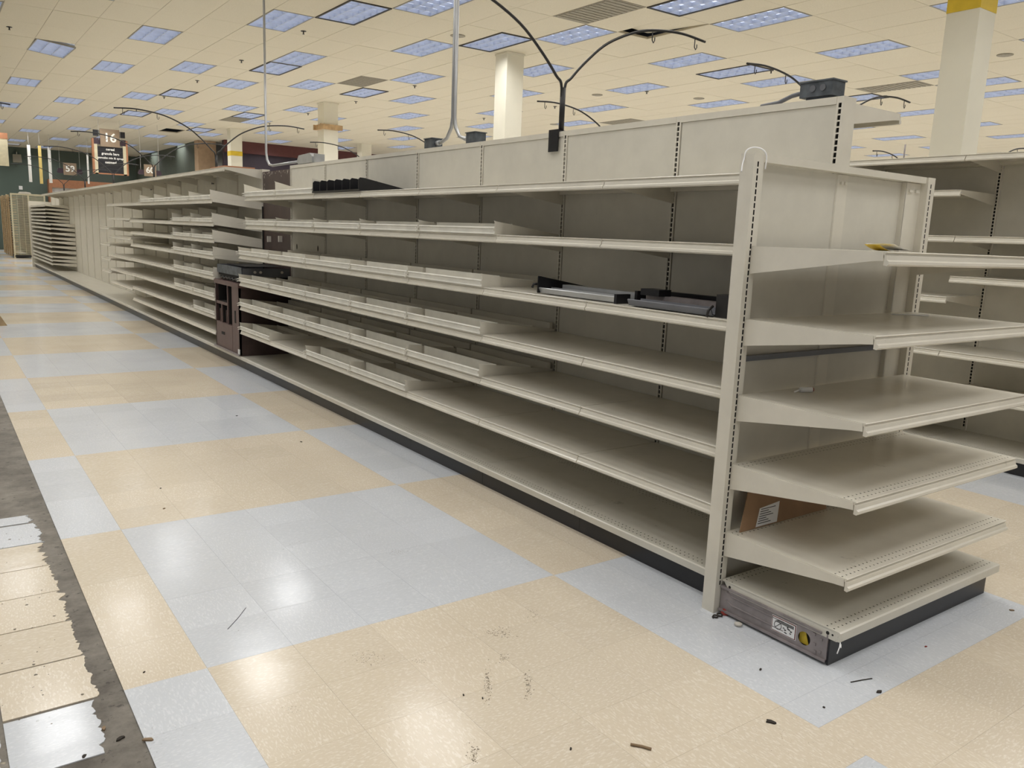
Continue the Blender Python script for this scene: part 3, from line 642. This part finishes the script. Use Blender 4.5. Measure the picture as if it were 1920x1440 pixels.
# things lying on the end display
solo('cardboard_piece', MB().prism([(-.30, 0), (.30, .0), (.30, .115), (.22, .20), (-.12, .205), (-.20, .17)], 'y', -.002, .002).mesh('cardboard_piece', M['card']), 'folded brown cardboard leaning at the back of the end display\'s lowest raised shelf', 'cardboard', (-.27, -.13, .3535)).rotation_euler = (-.30, 0, 0.0)
cbo = bpy.data.objects['cardboard_piece']
ob('shipping_label', MB().prism([(-.20, .004), (-.06, .004), (-.02, .085), (-.155, .075)], 'y', -.0032, -.0022).mesh('shipping_label', M['paper']), cbo)
mb = MB()
for i in range(7): z = .014 + i*.009; mb.box(-.185+.006*i, -.10+.008*i - .02*(i % 3), -.0036, -.0032, z, z+.003)
ob('label_print', mb.mesh('label_print', M['print']), cbo, kind='stuff')
ob('box_print', MB().box(-.10, -.05, -.0026, -.002, .135, .142).tube([(-.0+.022*math.cos(a*PI/9), -.0023, .15+.022*math.sin(a*PI/9)) for a in range(15)], .003, 4).mesh('box_print', M['print']), cbo, kind='stuff')
pp = thing('paper_sheets', 'white and yellow paper scraps on the end display\'s top shelf', 'paper', (-.42, -.5, 1.503))
def curl(w_, l_, mat, x, y, rz, lift):
    mb = MB(); n = 8
    for i in range(n): 
        a0, a1 = i/n, (i+1)/n
        z0, z1 = lift*a0**2, lift*a1**2
        mb.add([(0, l_*a0, z0+.001), (w_, l_*a0, z0+.001), (w_, l_*a1, z1+.001), (0, l_*a1, z1+.001)], [(0, 1, 2, 3)], 0, True)
    return mb.mesh('sheet', M[mat])
ob('yellow_sheet', curl(.05, .15, 'yellowpaper', 0, 0, 0, .02), pp, (-.03, -.07, 0), PI/2+.2); ob('white_sheet', curl(.10, .2, 'paper', 0, 0, 0, .02), pp, (.13, -.06, .004), PI/2+.15)
solo('white_zip_tie', MB().tube(spline([(-.668, -.06, 1.775), (-.655, -.05, 1.80), (-.641, -.045, 1.825), (-.632, -.045, 1.855), (-.610, -.06, 1.868), (-.585, -.08, 1.862), (-.572, -.092, 1.84), (-.574, -.093, 1.79)]), .0028, 6).mesh('white_zip_tie', M['paper']), 'white plastic tie looped over the top of the end display\'s left post', 'zip tie')
cp = thing('plastic_peg', 'small white plastic peg on the middle shelf of the end display', 'peg', (-.30, -.17, .9215))
ob('cylinder', MB().tube([(-.02, 0, .012), (.03, -.02, .012)], .011, 10).mesh('cylinder', M['paper']), cp); ob('tip', MB().tube([(.03, -.02, .012), (.036, -.0225, .012)], .008, 8).mesh('tip', M['red']), cp); ob('tail', MB().tube([(-.02, 0, .012), (-.05, .005, .004)], .004, 6).mesh('tail', M['paper']), cp)
solo('white_stick', MB().tube([(0, 0, .005), (.08, -.05, .005), (.13, -.10, .005)], .0035, 6).mesh('white_stick', M['paper']), 'thin white stick lying on the end display\'s second shelf', 'stick', (.30, -.17, 1.2225))
solo('cut_tie', MB().tube([(0, 0, 0), (-.012, -.006, -.012), (-.03, -.01, -.03)], .0022, 6).tube([(-.014, -.012, -.010), (.012, .004, -.012)], .002, 6).mesh('cut_tie', M['paper']), 'bit of white plastic tie under the end display\'s front left corner', 'zip tie', (-.600, -.634, .109))
solo('red_rag', MB().lathe([(.004, 0), (.020, .003), (.016, .014), (.010, .022), (.003, .026)], 7).mesh('red_rag', M['red']), 'small red scrap beside the foot of the end display\'s left post', 'scrap', (-.60, -.118, .0))
solo('grey_fluff', MB().tube(spline([(-.03, .0, .003), (-.01, .012, .006), (.01, -.01, .005), (.028, .008, .004), (.012, .014, .006), (-.012, -.008, .005), (-.024, .010, .003)]), .0032, 5).mesh('grey_fluff', M['debris_shade']), 'dark fluff at the foot of the end display\'s left post', 'dust', (-.645, -.12, .0))
solo('white_pebble', MB().lathe([(.004, 0), (.016, .004), (.016, .010), (.006, .015)], 10).mesh('white_pebble', M['chip']), 'small pale pebble beside the end display\'s grey base leg', 'pebble', (-.635, -.215, 0))

# ---------------------------------------------------------------- brown cabinet in the shelving gap
cab = thing('small_cabinet', 'dark brown open-front cabinet standing in the gap between the shelving runs', 'cabinet', (-.28, 6.88, .132))
W0, W1, D0, D1, CH = -.44, .425, -.275, .255, .765     # local y (along run), x (front is -x)
def cb(name, a, mat='brown', **kw): return ob(name, MB().box(*a).mesh(name, M[mat]), cab, **kw)
cb('top_board', (D0-.012, D1, W0-.006, W1+.006, CH-.045, CH)); cb('side_board', (D0, D1, W0, W0+.02, 0, CH-.045), 'browndk'); cb('side_board', (D0, D1, W1-.02, W1, 0, CH-.045), 'browndk'); cb('shade_lining', (D0+.02, D0+.16, W0+.02, W0+.26, CH-.052, CH-.046), 'slot'); cb('back_board', (D1-.02, D1, W0+.02, W1-.02, 0, CH-.045), 'inside')  # dark lining sheets and back board: cabinet's interior shade put into the colour
cb('shade_lining', (D0+.16, D0+.17, W0+.02, W1-.02, .3, CH-.045), 'slot'); cb('shade_lining', (D0+.03, D0+.16, W1-.026, W1-.02, .3, CH-.045), 'slot')  # more dark sheets added as interior shade, not real boards
dr = cb('lower_door', (D0, D0+.02, -.18, W1-.0, 0.012, .275)); ob('pull', MB().box(D0-.006, D0, .10, .20, .165, .195).mesh('pull', M['slot']), dr)
nd_ = cb('narrow_door', (D0, D0+.02, W0, -.19, 0.012, CH-.045)); ob('pull', MB().box(D0-.004, D0, -.32, -.28, .34, .47).mesh('pull', M['slot']), nd_); ob('corner_clip', MB().box(D0-.008, D0, W0, W0+.05, .02, .07).mesh('corner_clip', M['strip']), nd_)
ob('front_edge', MB().box(D0+.005, D0+.017, -.02, .0, .285, CH-.045).mesh('front_edge', M['brown']), cb('divider_board', (D0+.017, D0+.16, -.02, .0, .285, CH-.045), 'slot')); ob('front_edge', MB().box(D0+.005, D0+.017, .0, W1-.02, .495, .525).mesh('front_edge', M['brown']), cb('shelf_board', (D0+.017, D0+.16, .0, W1-.02, .495, .525), 'slot')); cb('rail_board', (D0, D0+.03, -.18, W1, .275, .295)); ob('front_edge', MB().box(D0+.005, D0+.017, -.19, -.17, .285, CH-.045).mesh('front_edge', M['brown']), cb('divider_board', (D0+.017, D0+.16, -.19, -.17, .285, CH-.045), 'slot')); ob('front_edge', MB().box(D0+.005, D0+.017, .20, .225, .295, .495).mesh('front_edge', M['brown']), cb('divider_board', (D0+.017, D0+.16, .20, .225, .295, .495), 'slot'))  # brown boards coloured near black as compartment shade, only front edges stay brown
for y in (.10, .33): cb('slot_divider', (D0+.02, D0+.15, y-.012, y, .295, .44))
cb('dial', (D0+.10, D0+.15, .08, .18, .58, .68), 'railgrey')
cb('bottom_rail', (D0-.02, D0-.004, W0-.01, W1+.03, .0, .018), 'grey')
tr = thing('metal_tray', 'scuffed grey metal drawer tray lying on top of the brown cabinet', 'tray', (-.27, 6.885, .132+CH+.001))
ob('front_plate', MB().box(-.26, -.245, -.46, .41, .075, .165).mesh('front_plate', M['jbox']), tr); ob('side_plate', MB().box(-.245, .26, -.46, -.452, .065, .160).mesh('side_plate', M['railgrey']), tr); ob('side_plate', MB().box(-.245, .26, .402, .41, .075, .165).mesh('side_plate', M['railgrey']), tr); ob('tray_bottom', MB().box(-.245, .26, -.452, .402, .05, .075).mesh('tray_bottom', M['slot']), tr)
for x in (-.2, .2): ob('runner', MB().box(x-.03, x+.03, -.44, .39, 0, .05).mesh('runner', M['blackm']), tr)
rl_ = MB().tube([(0, -.46, .12), (0, -.475, .12)], .014, 10).mesh('roller', M['chip'])
for x in (-.12, -.06, .17): ob('roller', rl_, tr, (x, 0, 0))
ob('wiring', MB().tube([(-.252, -.40+.055*i, .020+.014*(i % 2)) for i in range(14)], .012, 6).mesh('wiring', M['black']), tr)
ob('lid', MB().box(-.16, .25, -.30, .38, .166, .171).mesh('lid', M['slot']), tr)

# ---------------------------------------------------------------- black display trays on shelves
bt = thing('divider_tray', 'black plastic tray with six open compartments on the top shelf', 'tray', (-.245, 4.12, T1+.001))
ob('tray_base', MB().box(-.245, .235, -.47, .455, 0, .006).mesh('tray_base', M['black']), bt)
dv = MB().prism([(-.25, .004), (.235, .004), (.235, .022), (-.20, .098), (-.235, .100), (-.25, .085)], 'y', -.004, .004).mesh('divider', M['black'])
for i in range(7): ob('divider', dv, bt, (0, -.45+.148*i, 0))
ob('back_wall', MB().box(-.10, -.094, -.45, .44, .004, .082).mesh('back_wall', M['black']), bt)
ob('front_lip', MB().box(-.252, -.246, -.47, .455, .0, .014).mesh('front_lip', M['blackm']), bt)
def track(name, label, loc, L, rz, parts):
    t = thing(name, label, 'shelf track', loc, rz)
    for nm, me in parts: ob(nm, me, t)
    return t
chan = lambda L, x0, mat: MB().prism([(x0, .002), (x0-.07, .004), (x0-.082, .030), (x0-.078, .034), (x0-.064, .010), (x0, .008), (x0+.004, .034), (x0+.008, .034)], 'y', 0, L).mesh('channel', M[mat])
track('shelf_track', 'dark grey shelf track with tall black end plate on a middle shelf', (-.43, .76, Z3+.001), .6, 0, [('channel', chan(.60, 0, 'steel')), ('end_plate', MB().prism([(-.09, .004), (.40, .004), (.40, .012), (-.07, .092), (-.088, .094)], 'y', .598, .604).mesh('end_plate', M['black'])), ('hook', MB().tube([(-.08, .61, .05), (-.105, .615, .05), (-.11, .62, .03)], .007, 6).mesh('hook', M['black'])), ('channel', MB().box(.05, .10, .0, .56, .004, .05).mesh('channel', M['steel'])), ('end_cap', MB().box(-.085, .005, -.018, .0, .0, .045).mesh('end_cap', M['black'])), ('end_cap', MB().box(.05, .11, -.018, .0, .0, .06).mesh('end_cap', M['black']))])
track('shelf_track', 'grey shelf track with black end box, nearer the end display', (-.46, .14, Z3+.001), .6, 0, [('channel', chan(.50, 0, 'railgrey')), ('channel', MB().box(.06, .12, .0, .52, .004, .05).mesh('channel', M['grey'])), ('back_rail', MB().box(.20, .24, .0, .58, .004, .062).mesh('back_rail', M['black'])), ('end_box', MB().box(-.06, .26, -.075, -.006, .0, .095).mesh('end_box', M['blackm'])), ('hook', MB().tube([(-.07, -.0, .045), (-.095, .0, .03), (-.10, .004, .0)], .006, 6).mesh('hook', M['blackm'])), ('grip', MB().box(.02, .10, .40, .52, .05, .08).mesh('grip', M['black']))])

# ---------------------------------------------------------------- black forked sign holders
ARM = [(0.010, .0), (.012, .27), (.06, .335), (.18, .455), (.34, .58), (.56, .68), (.75, .725), (.99, .745), (1.22, .73)]
def smooth(pts, n=5):
    P = [Vector((a, 0, b)) for a, b in pts]; out = []
    for i in range(len(P)-1):
        p0, p1, p2, p3 = P[max(i-1, 0)], P[i], P[i+1], P[min(i+2, len(P)-1)]
        for k in range(n):
            t = k/n; out.append(0.5*((2*p1) + (p2-p0)*t + (2*p0-5*p1+4*p2-p3)*t*t + (3*p1-p0-3*p2+p3)*t**3))
    return out + [P[-1]]
put(far, MB().box(-.007, -.004, YK(15), YK(25), 1.774, 1.784).mesh('panel_joint', M['white']), 'panel_joint', 0, 0, 0, 1)
def arm_me(sg, r): return cached(('arm', sg, r), lambda: MB().tube([(sg*p.x, 0, p.z) for p in smooth(ARM)], r, 8).mesh('arm', M['blackm']))
def hook_me(): return cached('hk', lambda: MB().tube([(0, 0, 0), (0, 0, -.05), (.012, 0, -.065), (.022, 0, -.05), (.022, 0, -.03)], .0035, 6).mesh('hook', M['blackm']))
def fork(x, y, label, z=2.13, plate=True, top=0.0):
    t = thing('sign_holder', label, 'sign holder', (x, y, z), 0, 'black forked sign holders')
    for sg in (-1, 1):
        a = ob('arm', arm_me(sg, .0085), t)
        for xx, zz in ((.72, .71), (1.12, .73)): ob('hook', hook_me(), a, (sg*xx, 0, zz))
    ob('pole', MB().tube([(0, 0, .012), (0, 0, .27)], .017, 8).mesh('pole', M['blackm']), t)
    if plate: ob('mount_plate', MB().box(-.060, -.052, -.045, .045, -.11, .02).box(-.056, .02, -.02, .02, .008, .02).mesh('mount_plate', M['black']), t)
    return t
fork(.045, 1.93, 'large black forked sign holder clamped to the near shelving run')
for n, lb in ((2, 'black forked sign holder on the far run in front of the distant white column'), (3, 'black forked sign holder on the far run beside the 60 sign'), (4, 'black forked sign holder on the far run in front of the aisle 16 sign'), (5, 'black forked sign holder on the far run left of the aisle 16 sign'), (6, 'black forked sign holder farthest along the far run, near the 59 sign')):
    fork(.045, 1.93+3.6576*n, lb)
for y, lb in ((2.35, 'black forked sign holder behind the right junction box'), (5.1, 'black forked sign holder whose arm shows behind the big black holder'), (8.9, 'black forked sign holder right of the wood-collared column'), (11.45, 'black forked sign holder left of the wood-collared column')):
    fork(3.45, y, lb, 2.19)
fork(6.9, 2.6, 'black forked sign holder at the right edge behind the large column', 2.05, False)
fork(8.88, 4.5, 'distant black forked sign holder left of the large column at right', 2.13, False)
fork(-3.42, 10.1, 'black forked sign holder whose arm enters at the left edge', 2.13)
rc = thing('shelving_run', 'cream shelving run two aisles to the right, hidden behind nearer shelves', 'shelving', (6.9, 2, 0))
put(rc, MB().box(-.05, .05, 0, 5, 0, 2.05).mesh('back_panel', M['panel']), 'back_panel', 6.9, 0, 0, 1); put(rc, MB().box(-.5, .5, 0, 5, 0, .13).mesh('base_deck', M['paint']), 'base_deck', 6.9, 0, 0, 1)
rd = thing('shelving_run', 'cream shelving run three aisles to the right, hidden behind nearer shelves', 'shelving', (8.88, 4, 0))
put(rd, MB().box(-.05, .05, 2, 8, 0, 2.13).mesh('back_panel', M['panel']), 'back_panel', 8.88, 0, 0, 1); put(rd, MB().box(-.5, .5, 2, 8, 0, .13).mesh('base_deck', M['paint']), 'base_deck', 8.88, 0, 0, 1)
solo('price_rod', MB().tube([(0, 0, 0), (0, 0, .18)], .006, 6).mesh('price_rod', M['grey']), 'thin grey rod upright behind the right-hand run\'s canopy', 'rod', (3.45, 1.65, 2.19))

# ---------------------------------------------------------------- conduits and junction boxes
def jbox(t, x0, x1, y0, y1, z0, z1, mat='jbox'):
    b = ob('junction_box', MB().box(x0, x1, y0, y1, z0, z1-.004).box(x0-.006, x1+.006, y0-.006, y1+.006, z1-.006, z1).mesh('junction_box', M[mat]), t)
    return b
c1 = thing('conduit', 'pair of steel conduit pipes hanging from ceiling to the middle of the near run', 'conduit', (.045, 3.2, 2.14))
for sg in (-1, 1):
    ob('pipe', MB().tube([(0, sg*.014, 2.36), (0, sg*.014, .20), (0, sg*.03, .13), (0, sg*.09, .06), (0, sg*.17, .036), (0, sg*.20, .034)], .0135, 10).mesh('pipe', M['conduit']), c1)
    ob('connector', MB().tube([(0, sg*.19, .034), (0, sg*.24, .034)], .019, 10).mesh('connector', M['steel']), c1)
    j = jbox(c1, -.04, .05, min(sg*.24, sg*.36), max(sg*.24, sg*.36), -.002, .072)
c2 = thing('conduit', 'steel conduit pipe hanging from ceiling and bending along the brown panel\'s top', 'conduit', (.045, 7.28, 2.14))
ob('pipe', MB().tube([(0, 0, 2.36), (0, 0, .18), (0, -.03, .10), (0, -.10, .045), (0, -.2, .03), (0, -1.0, .035)], .0135, 10).mesh('pipe', M['conduit']), c2)
ob('connector', MB().tube([(0, -1.0, .035), (0, -1.1, .035)], .021, 10).mesh('connector', M['steel']), c2)
ob('junction_box', MB().prism([(-1.48, .0), (-1.10, .0), (-1.08, .04), (-1.12, .085), (-1.42, .095), (-1.48, .06)], 'x', -.05, .05).mesh('junction_box', M['steel']), c2); ob('strap', MB().box(-.05, .05, -1.56, -1.53, 0, .08).mesh('strap', M['steel']), c2)
c3 = thing('electrical_box', 'grey junction box with flexible lead on top of the near run\'s right end', 'junction box', (.045, .12, 2.140))
b = jbox(c3, -.045, .045, -.075, .085, .008, .075)
kn = MB().tube([(-.045, 0, .042), (-.049, 0, .042)], .014, 12).mesh('knockout', M['railgrey'])
for yy in (.02, -.03): ob('knockout', kn, b, (0, yy, 0))
ob('flexible_lead', MB().tube([(-.01, .085, .038), (-.01, .15, .03), (-.01, .22, .008), (.0, .32, .004)], .010, 8).mesh('flexible_lead', M['railgrey']), c3)
ob('foot', MB().box(-.03, .03, -.05, .06, 0, .008).mesh('foot', M['jbox']), c3)

# ---------------------------------------------------------------- hanging signs
def text_me(s, size, mat):
    cu = bpy.data.curves.new('lettering', 'FONT'); cu.body = s; cu.size = size; cu.offset = size*.022; cu.align_x = 'CENTER'; cu.align_y = 'CENTER'; cu.extrude = .002
    o = bpy.data.objects.new('tmp', cu); COL.objects.link(o); dg = bpy.context.evaluated_depsgraph_get(); dg.update()
    me = bpy.data.meshes.new_from_object(o.evaluated_get(dg)); bpy.data.objects.remove(o); bpy.data.curves.remove(cu)
    me.materials.clear(); me.materials.append(M[mat]); me.transform(Matrix.Rotation(PI/2, 4, 'X')); me.name = 'lettering'; return me
s16 = thing('aisle_sign', 'hanging aisle sign numbered 16 listing cereal on black board', 'sign', (1.62, 26.0, 2.86), 0.0)
ob('board', MB().box(-.355, .355, -.03, .03, .04, .82).mesh('board', M['signblack']), s16)
for sx in (-1, 1):
    ob('side_trim', MB().box(sx*.40-.045, sx*.40+.045, -.03, .03, .0, .88).mesh('side_trim', M['cream2']), s16); ob('edge_trim', MB().box(sx*.47-.025, sx*.47+.025, -.04, .12, .0, 1.04).mesh('edge_trim', M['orange']), s16)
    ob('wing', MB().box(sx*.36-.10, sx*.36+.10, .0, .03, .88, 1.06).mesh('wing', M['signpurple']), s16); ob('wing', MB().box(sx*.36-.09, sx*.36+.08, .0, .03, 1.12, 1.30).mesh('wing', M['signblack']), s16)
ob('bottom_trim', MB().box(-.45, .45, -.03, .03, .0, .035).mesh('bottom_trim', M['orange']), s16)
nb = ob('number_panel', MB().box(-.27, .27, -.07, -.04, .82, 1.34).mesh('number_panel', M['signtan']), s16)
ob('numerals', text_me('16', .36, 'text'), nb, (0, -.073, 1.08))
for tx, z, sz in (('cereal', .745, .10), ('granola bars', .615, .10), ('pancake mix & syrup', .49, .085), ('oatmeal', .36, .10)): ob('lettering', text_me(tx, sz, 'text'), s16, (0, -.033, z))
for z in (.69, .56, .43, .30, .17): ob('rule', MB().box(-.35, .35, -.032, -.030, z-.003, z+.003).mesh('rule', M['print']), s16)
for sx in (-.3, .3): ob('hanger', MB().tube([(sx, 0, 1.0), (sx, 0, CZ-2.86)], .005, 5).mesh('hanger', M['strip']), s16)
for num, u_x, y, zc, lb in (('59', 1.80, 36.0, 3.45, 'hanging tan sign numbered 59 with dark side boxes'), ('60', 2.78, 26.2, 3.08, 'hanging tan sign numbered 60 behind the far run')):
    h_ = .24 if num == '59' else .18
    sg = thing('number_sign', lb, 'sign', (u_x, y, zc))
    p_ = ob('number_panel', MB().box(-h_, h_, -.05, -.02, -h_, h_).mesh('number_panel', M['signtan']), sg); ob('numerals', text_me(num, h_*1.4, 'text'), p_, (0, -.053, 0))
    for sx in (-1, 1):
        ob('side_box', MB().prism([(sx*h_*1.0, -h_*.75), (sx*h_*1.75, -h_*.75), (sx*h_*1.95, -h_*.55), (sx*h_*1.75, h_*.05), (sx*h_*1.0, h_*.05)], 'y', -.02, .10).mesh('side_box', M['signpurple']), sg)
        ob('hanger', MB().tube([(sx*h_*1.5, 0, 0), (sx*h_*1.5, 0, CZ-zc)], .005, 5).mesh('hanger', M['strip']), sg)
for x, y, z0, z1, mat, lb in ((.11, 33, 2.74, 4.05, 'strip', 'leftmost white vertical strip hanging left of the 59 sign'), (.455, 33, 2.70, 4.06, 'yellowstrip', 'pale yellow vertical strip hanging between two white strips'), (.76, 33, 2.75, 4.02, 'strip', 'white vertical strip just left of the 59 sign'), (2.02, 33, 2.8, 3.9, 'strip', 'narrow white vertical strip right of the 59 sign')):
    t = thing('hanging_strip', lb, 'banner', (x, y, z0), 0, 'vertical hanging strips')
    wd = .05 if x < 1 else .03
    ob('panel', MB().box(-wd, wd, -.012, .012, 0, z1-z0).mesh('panel', M[mat]), t)
    ob('clip', MB().tube([(0, 0, z1-z0), (.03, 0, z1-z0+.04)], .012, 6).mesh('clip', M['jbox']), t); ob('hanger', MB().tube([(0, 0, z1-z0+.03), (0, 0, CZ-z0)], .006, 5).mesh('hanger', M['strip']), t)
t = thing('hanging_sign', 'cream and orange hanging sign cut off by the left edge', 'sign', (-.92, 30, 3.1)); ob('panel', MB().box(-.3, .16, -.02, .02, 0, 1.05).mesh('panel', M['cream2']), t); ob('top_trim', MB().box(-.3, .17, -.03, .03, .86, 1.05).mesh('top_trim', M['orange']), t); ob('hanger', MB().tube([(-.2, 0, 1.05), (-.2, 0, CZ-3.1)], .006, 5).mesh('hanger', M['strip']), t)
t = thing('hanging_sign', 'orange hanging sign corner at the upper right of the picture', 'sign', (6.5, 1.75, 3.98)); ob('panel', MB().box(0, .8, -.02, .02, 0, .4).mesh('panel', M['orange']), t); ob('hanger', MB().tube([(.4, 0, .4), (.4, 0, CZ-3.98)], .006, 5).mesh('hanger', M['strip']), t)

# ---------------------------------------------------------------- far wire racks
wr = thing('wire_rack', 'tall cream wire grid rack with brown side slats at the far end of the aisle', 'rack', (-.3, 33, 0))
def wl(me, name, **kw): return ob(name, me, wr, (.3, -33, 0), **kw)
for x, y in ((-.60, 32.3), (-.07, 32.3), (.44, 32.3), (-.60, 34.2), (-.60, 36.2)): wl(MB().box(x-.025, x+.025, y, y+.05, 0, 2.28).mesh('post', M['wire']), 'post')
mb = MB()
for i in range(58): z = .12 + i*.037; mb.box(-.60, -.07, 32.31, 32.318, z, z+.014)
for i in range(12): z = 1.82 + i*.037; mb.box(-.07, .44, 32.31, 32.318, z, z+.014)
for i in range(4): x = -.60 + i*.18; mb.box(x, x+.008, 32.318, 32.326, .1, 2.26)
wl(mb.mesh('wire_grid', M['wire']), 'wire_grid', kind='stuff')
wl(MB().box(-.62, .46, 32.29, 32.36, 2.24, 2.29).mesh('top_bar', M['wire']), 'top_bar'); wl(MB().box(-.60, -.07, 32.3, 34, .04, .10).mesh('bottom_tray', M['blackm']), 'bottom_tray'); wl(MB().box(-.08, -.06, 32.5, 36.3, .1, 2.2).mesh('back_panel', M['debris_shade']), 'back_panel')  # back panel's dark colour stands in for the shade inside the rack
for i in range(5): wl(MB().box(-.665, -.632, 32.75+i*.85, 32.98+i*.85, .05, 2.24).mesh('slat', M['slat']), 'slat')
for i in range(24): wl(MB().box(-.63, -.45, 32.4, 36.4, .14+i*.087, .158+i*.087).mesh('wire_shelf', M['slat']), 'wire_shelf')
solo('packed_part', MB().prism([(-.2, 0), (.22, 0), (.18, .05), (.05, .07), (-.15, .06)], 'y', -.05, .05).mesh('packed_part', M['chip']), 'small white bundle lying on top of the far wire rack', 'bundle', (-.18, 32.33, 2.291))

# ---------------------------------------------------------------- litter on the floor
deb = [(444, 780, .016, 'debris_shade', 'on the far white tile block'), (565, 829, .018, 'debris_shade', 'on the cream tile block in mid aisle'), (301, 916, .010, 'debris_shade', 'on a cream block left of the aisle centre'), (308, 954, .016, 'debristan', 'on the cream block edge left of centre'), (1213, 1042, .010, 'debris_shade', 'by the white block\'s edge near the run'), (905, 1310, .010, 'debris_shade', 'at the bottom centre of the floor'), (869, 1304, .008, 'debris_shade', 'left of the bottom centre footprints'), (1070, 1405, .012, 'debris_shade', 'near the bottom edge, centre right'), (270, 1261, .008, 'debris_shade', 'on the narrow cream strip at left'), (1445, 1355, .030, 'debris_shade', 'curved like a crescent, on cream tiles right of centre'), (1648, 1298, .022, 'debris_shade', 'on the white corner below the end display'), (1736, 1213, .010, 'red', 'on the white tiles in front of the end display'), (1897, 1145, .020, 'debristan', 'at the white strip\'s right end'), (195, 1364, .020, 'debristan', 'on the scraped concrete at left'), (277, 1388, .030, 'debristan', 'at the torn concrete edge, bottom left'), (227, 1383, .026, 'debris_shade', 'on the concrete beside the torn edge'), (158, 1417, .018, 'debris_shade', 'on the concrete near the bottom left corner'), (889, 897, .016, 'debristan', 'beside the black kick plate'), (1426, 1256, .014, 'debris_shade', 'left of the end display\'s base corner'), (1545, 1327, .010, 'debris_shade', 'on the white corner tile')]
def ray0(u, v):
    r = R2*((u-960)/F_PX) - U2*((v-720)/F_PX) + fw; return CAM + r*(-CAM.z/r.z)
r4 = random.Random(11)
for u, v, r, mat, lb in deb:
    p = ray0(u, v); n = 8; r *= 0.62; pts = [(r*(.5+.6*r4.random())*math.cos(2*PI*a/n), .55*r*(.5+.6*r4.random())*math.sin(2*PI*a/n)) for a in range(n)]
    nm = {'debris_shade': 'dark scrap', 'debristan': 'tan chip', 'red': 'tiny red chip'}[mat]
    solo('floor_scrap', MB().prism(pts, 'z', 0, .003+r*.12).mesh('floor_scrap', M[mat]), nm + ' ' + lb, 'scrap', (p.x, p.y, 0.0 if p.x > -2.76 else -.004), r4.random()*3, 'litter on the floor')
for (u0, v0), (u1, v1), r, mat, lb in (((427, 1180), (461, 1140), .0012, 'railgrey', 'thin grey stick on the large white tile block'), ((1182, 1398), (1221, 1407), .0045, 'debristan', 'short tan stick near the bottom edge of the floor'), ((1595, 1280), (1635, 1273), .002, 'debris_shade', 'thin dark thread on the white corner tiles')):
    a, b = ray0(u0, v0), ray0(u1, v1); solo('floor_stick', MB().tube([(a.x, a.y, r), ((a.x*.5+b.x*.5)+.004, a.y*.5+b.y*.5, r), (b.x, b.y, r)], r, 6).mesh('floor_stick', M[mat]), lb, 'stick')

# scuffs and heel marks worn into the tiles
r5 = random.Random(21); mb = MB()
for u, v, du, dv, n, sz in ((935, 1187, 26, 8, 46, .006), (690, 1234, 26, 12, 40, .005), (1000, 1150, 12, 12, 24, .005), (915, 1285, 6, 26, 46, .006), (943, 1235, 8, 8, 16, .006), (990, 1285, 6, 22, 36, .006), (888, 1413, 8, 14, 30, .006), (790, 1240, 10, 4, 12, .004), (742, 1035, 16, 6, 20, .004), (695, 1003, 16, 4, 14, .003), (550, 1330, 20, 8, 16, .003), (1100, 1290, 60, 60, 26, .0025), (600, 1160, 90, 50, 34, .002), (760, 1340, 120, 70, 40, .0025), (1500, 1370, 120, 50, 40, .0025), (1180, 1180, 50, 40, 22, .002), (470, 900, 120, 40, 30, .002), (260, 1120, 40, 70, 14, .002), (1400, 1225, 60, 40, 24, .003), (1650, 1235, 70, 40, 24, .003)):
    for i in range(n*3):
        p = ray0(u + r5.gauss(0, du*.6), v + r5.gauss(0, dv*.6)); q = sz*(.12+.5*r5.random()**2)
        if p.x < -2.74 or (p.x > -.62 and p.y > -.6): continue
        mb.prism([(p.x + q*(.5+.5*r5.random())*math.cos(a*PI/3+i), p.y + q*(.4+.5*r5.random())*math.sin(a*PI/3+i)) for a in range(6)], 'z', -.0004, .0003)
ob('scuff_marks', mb.mesh('scuff_marks', M['scuff']), floor, kind='stuff')
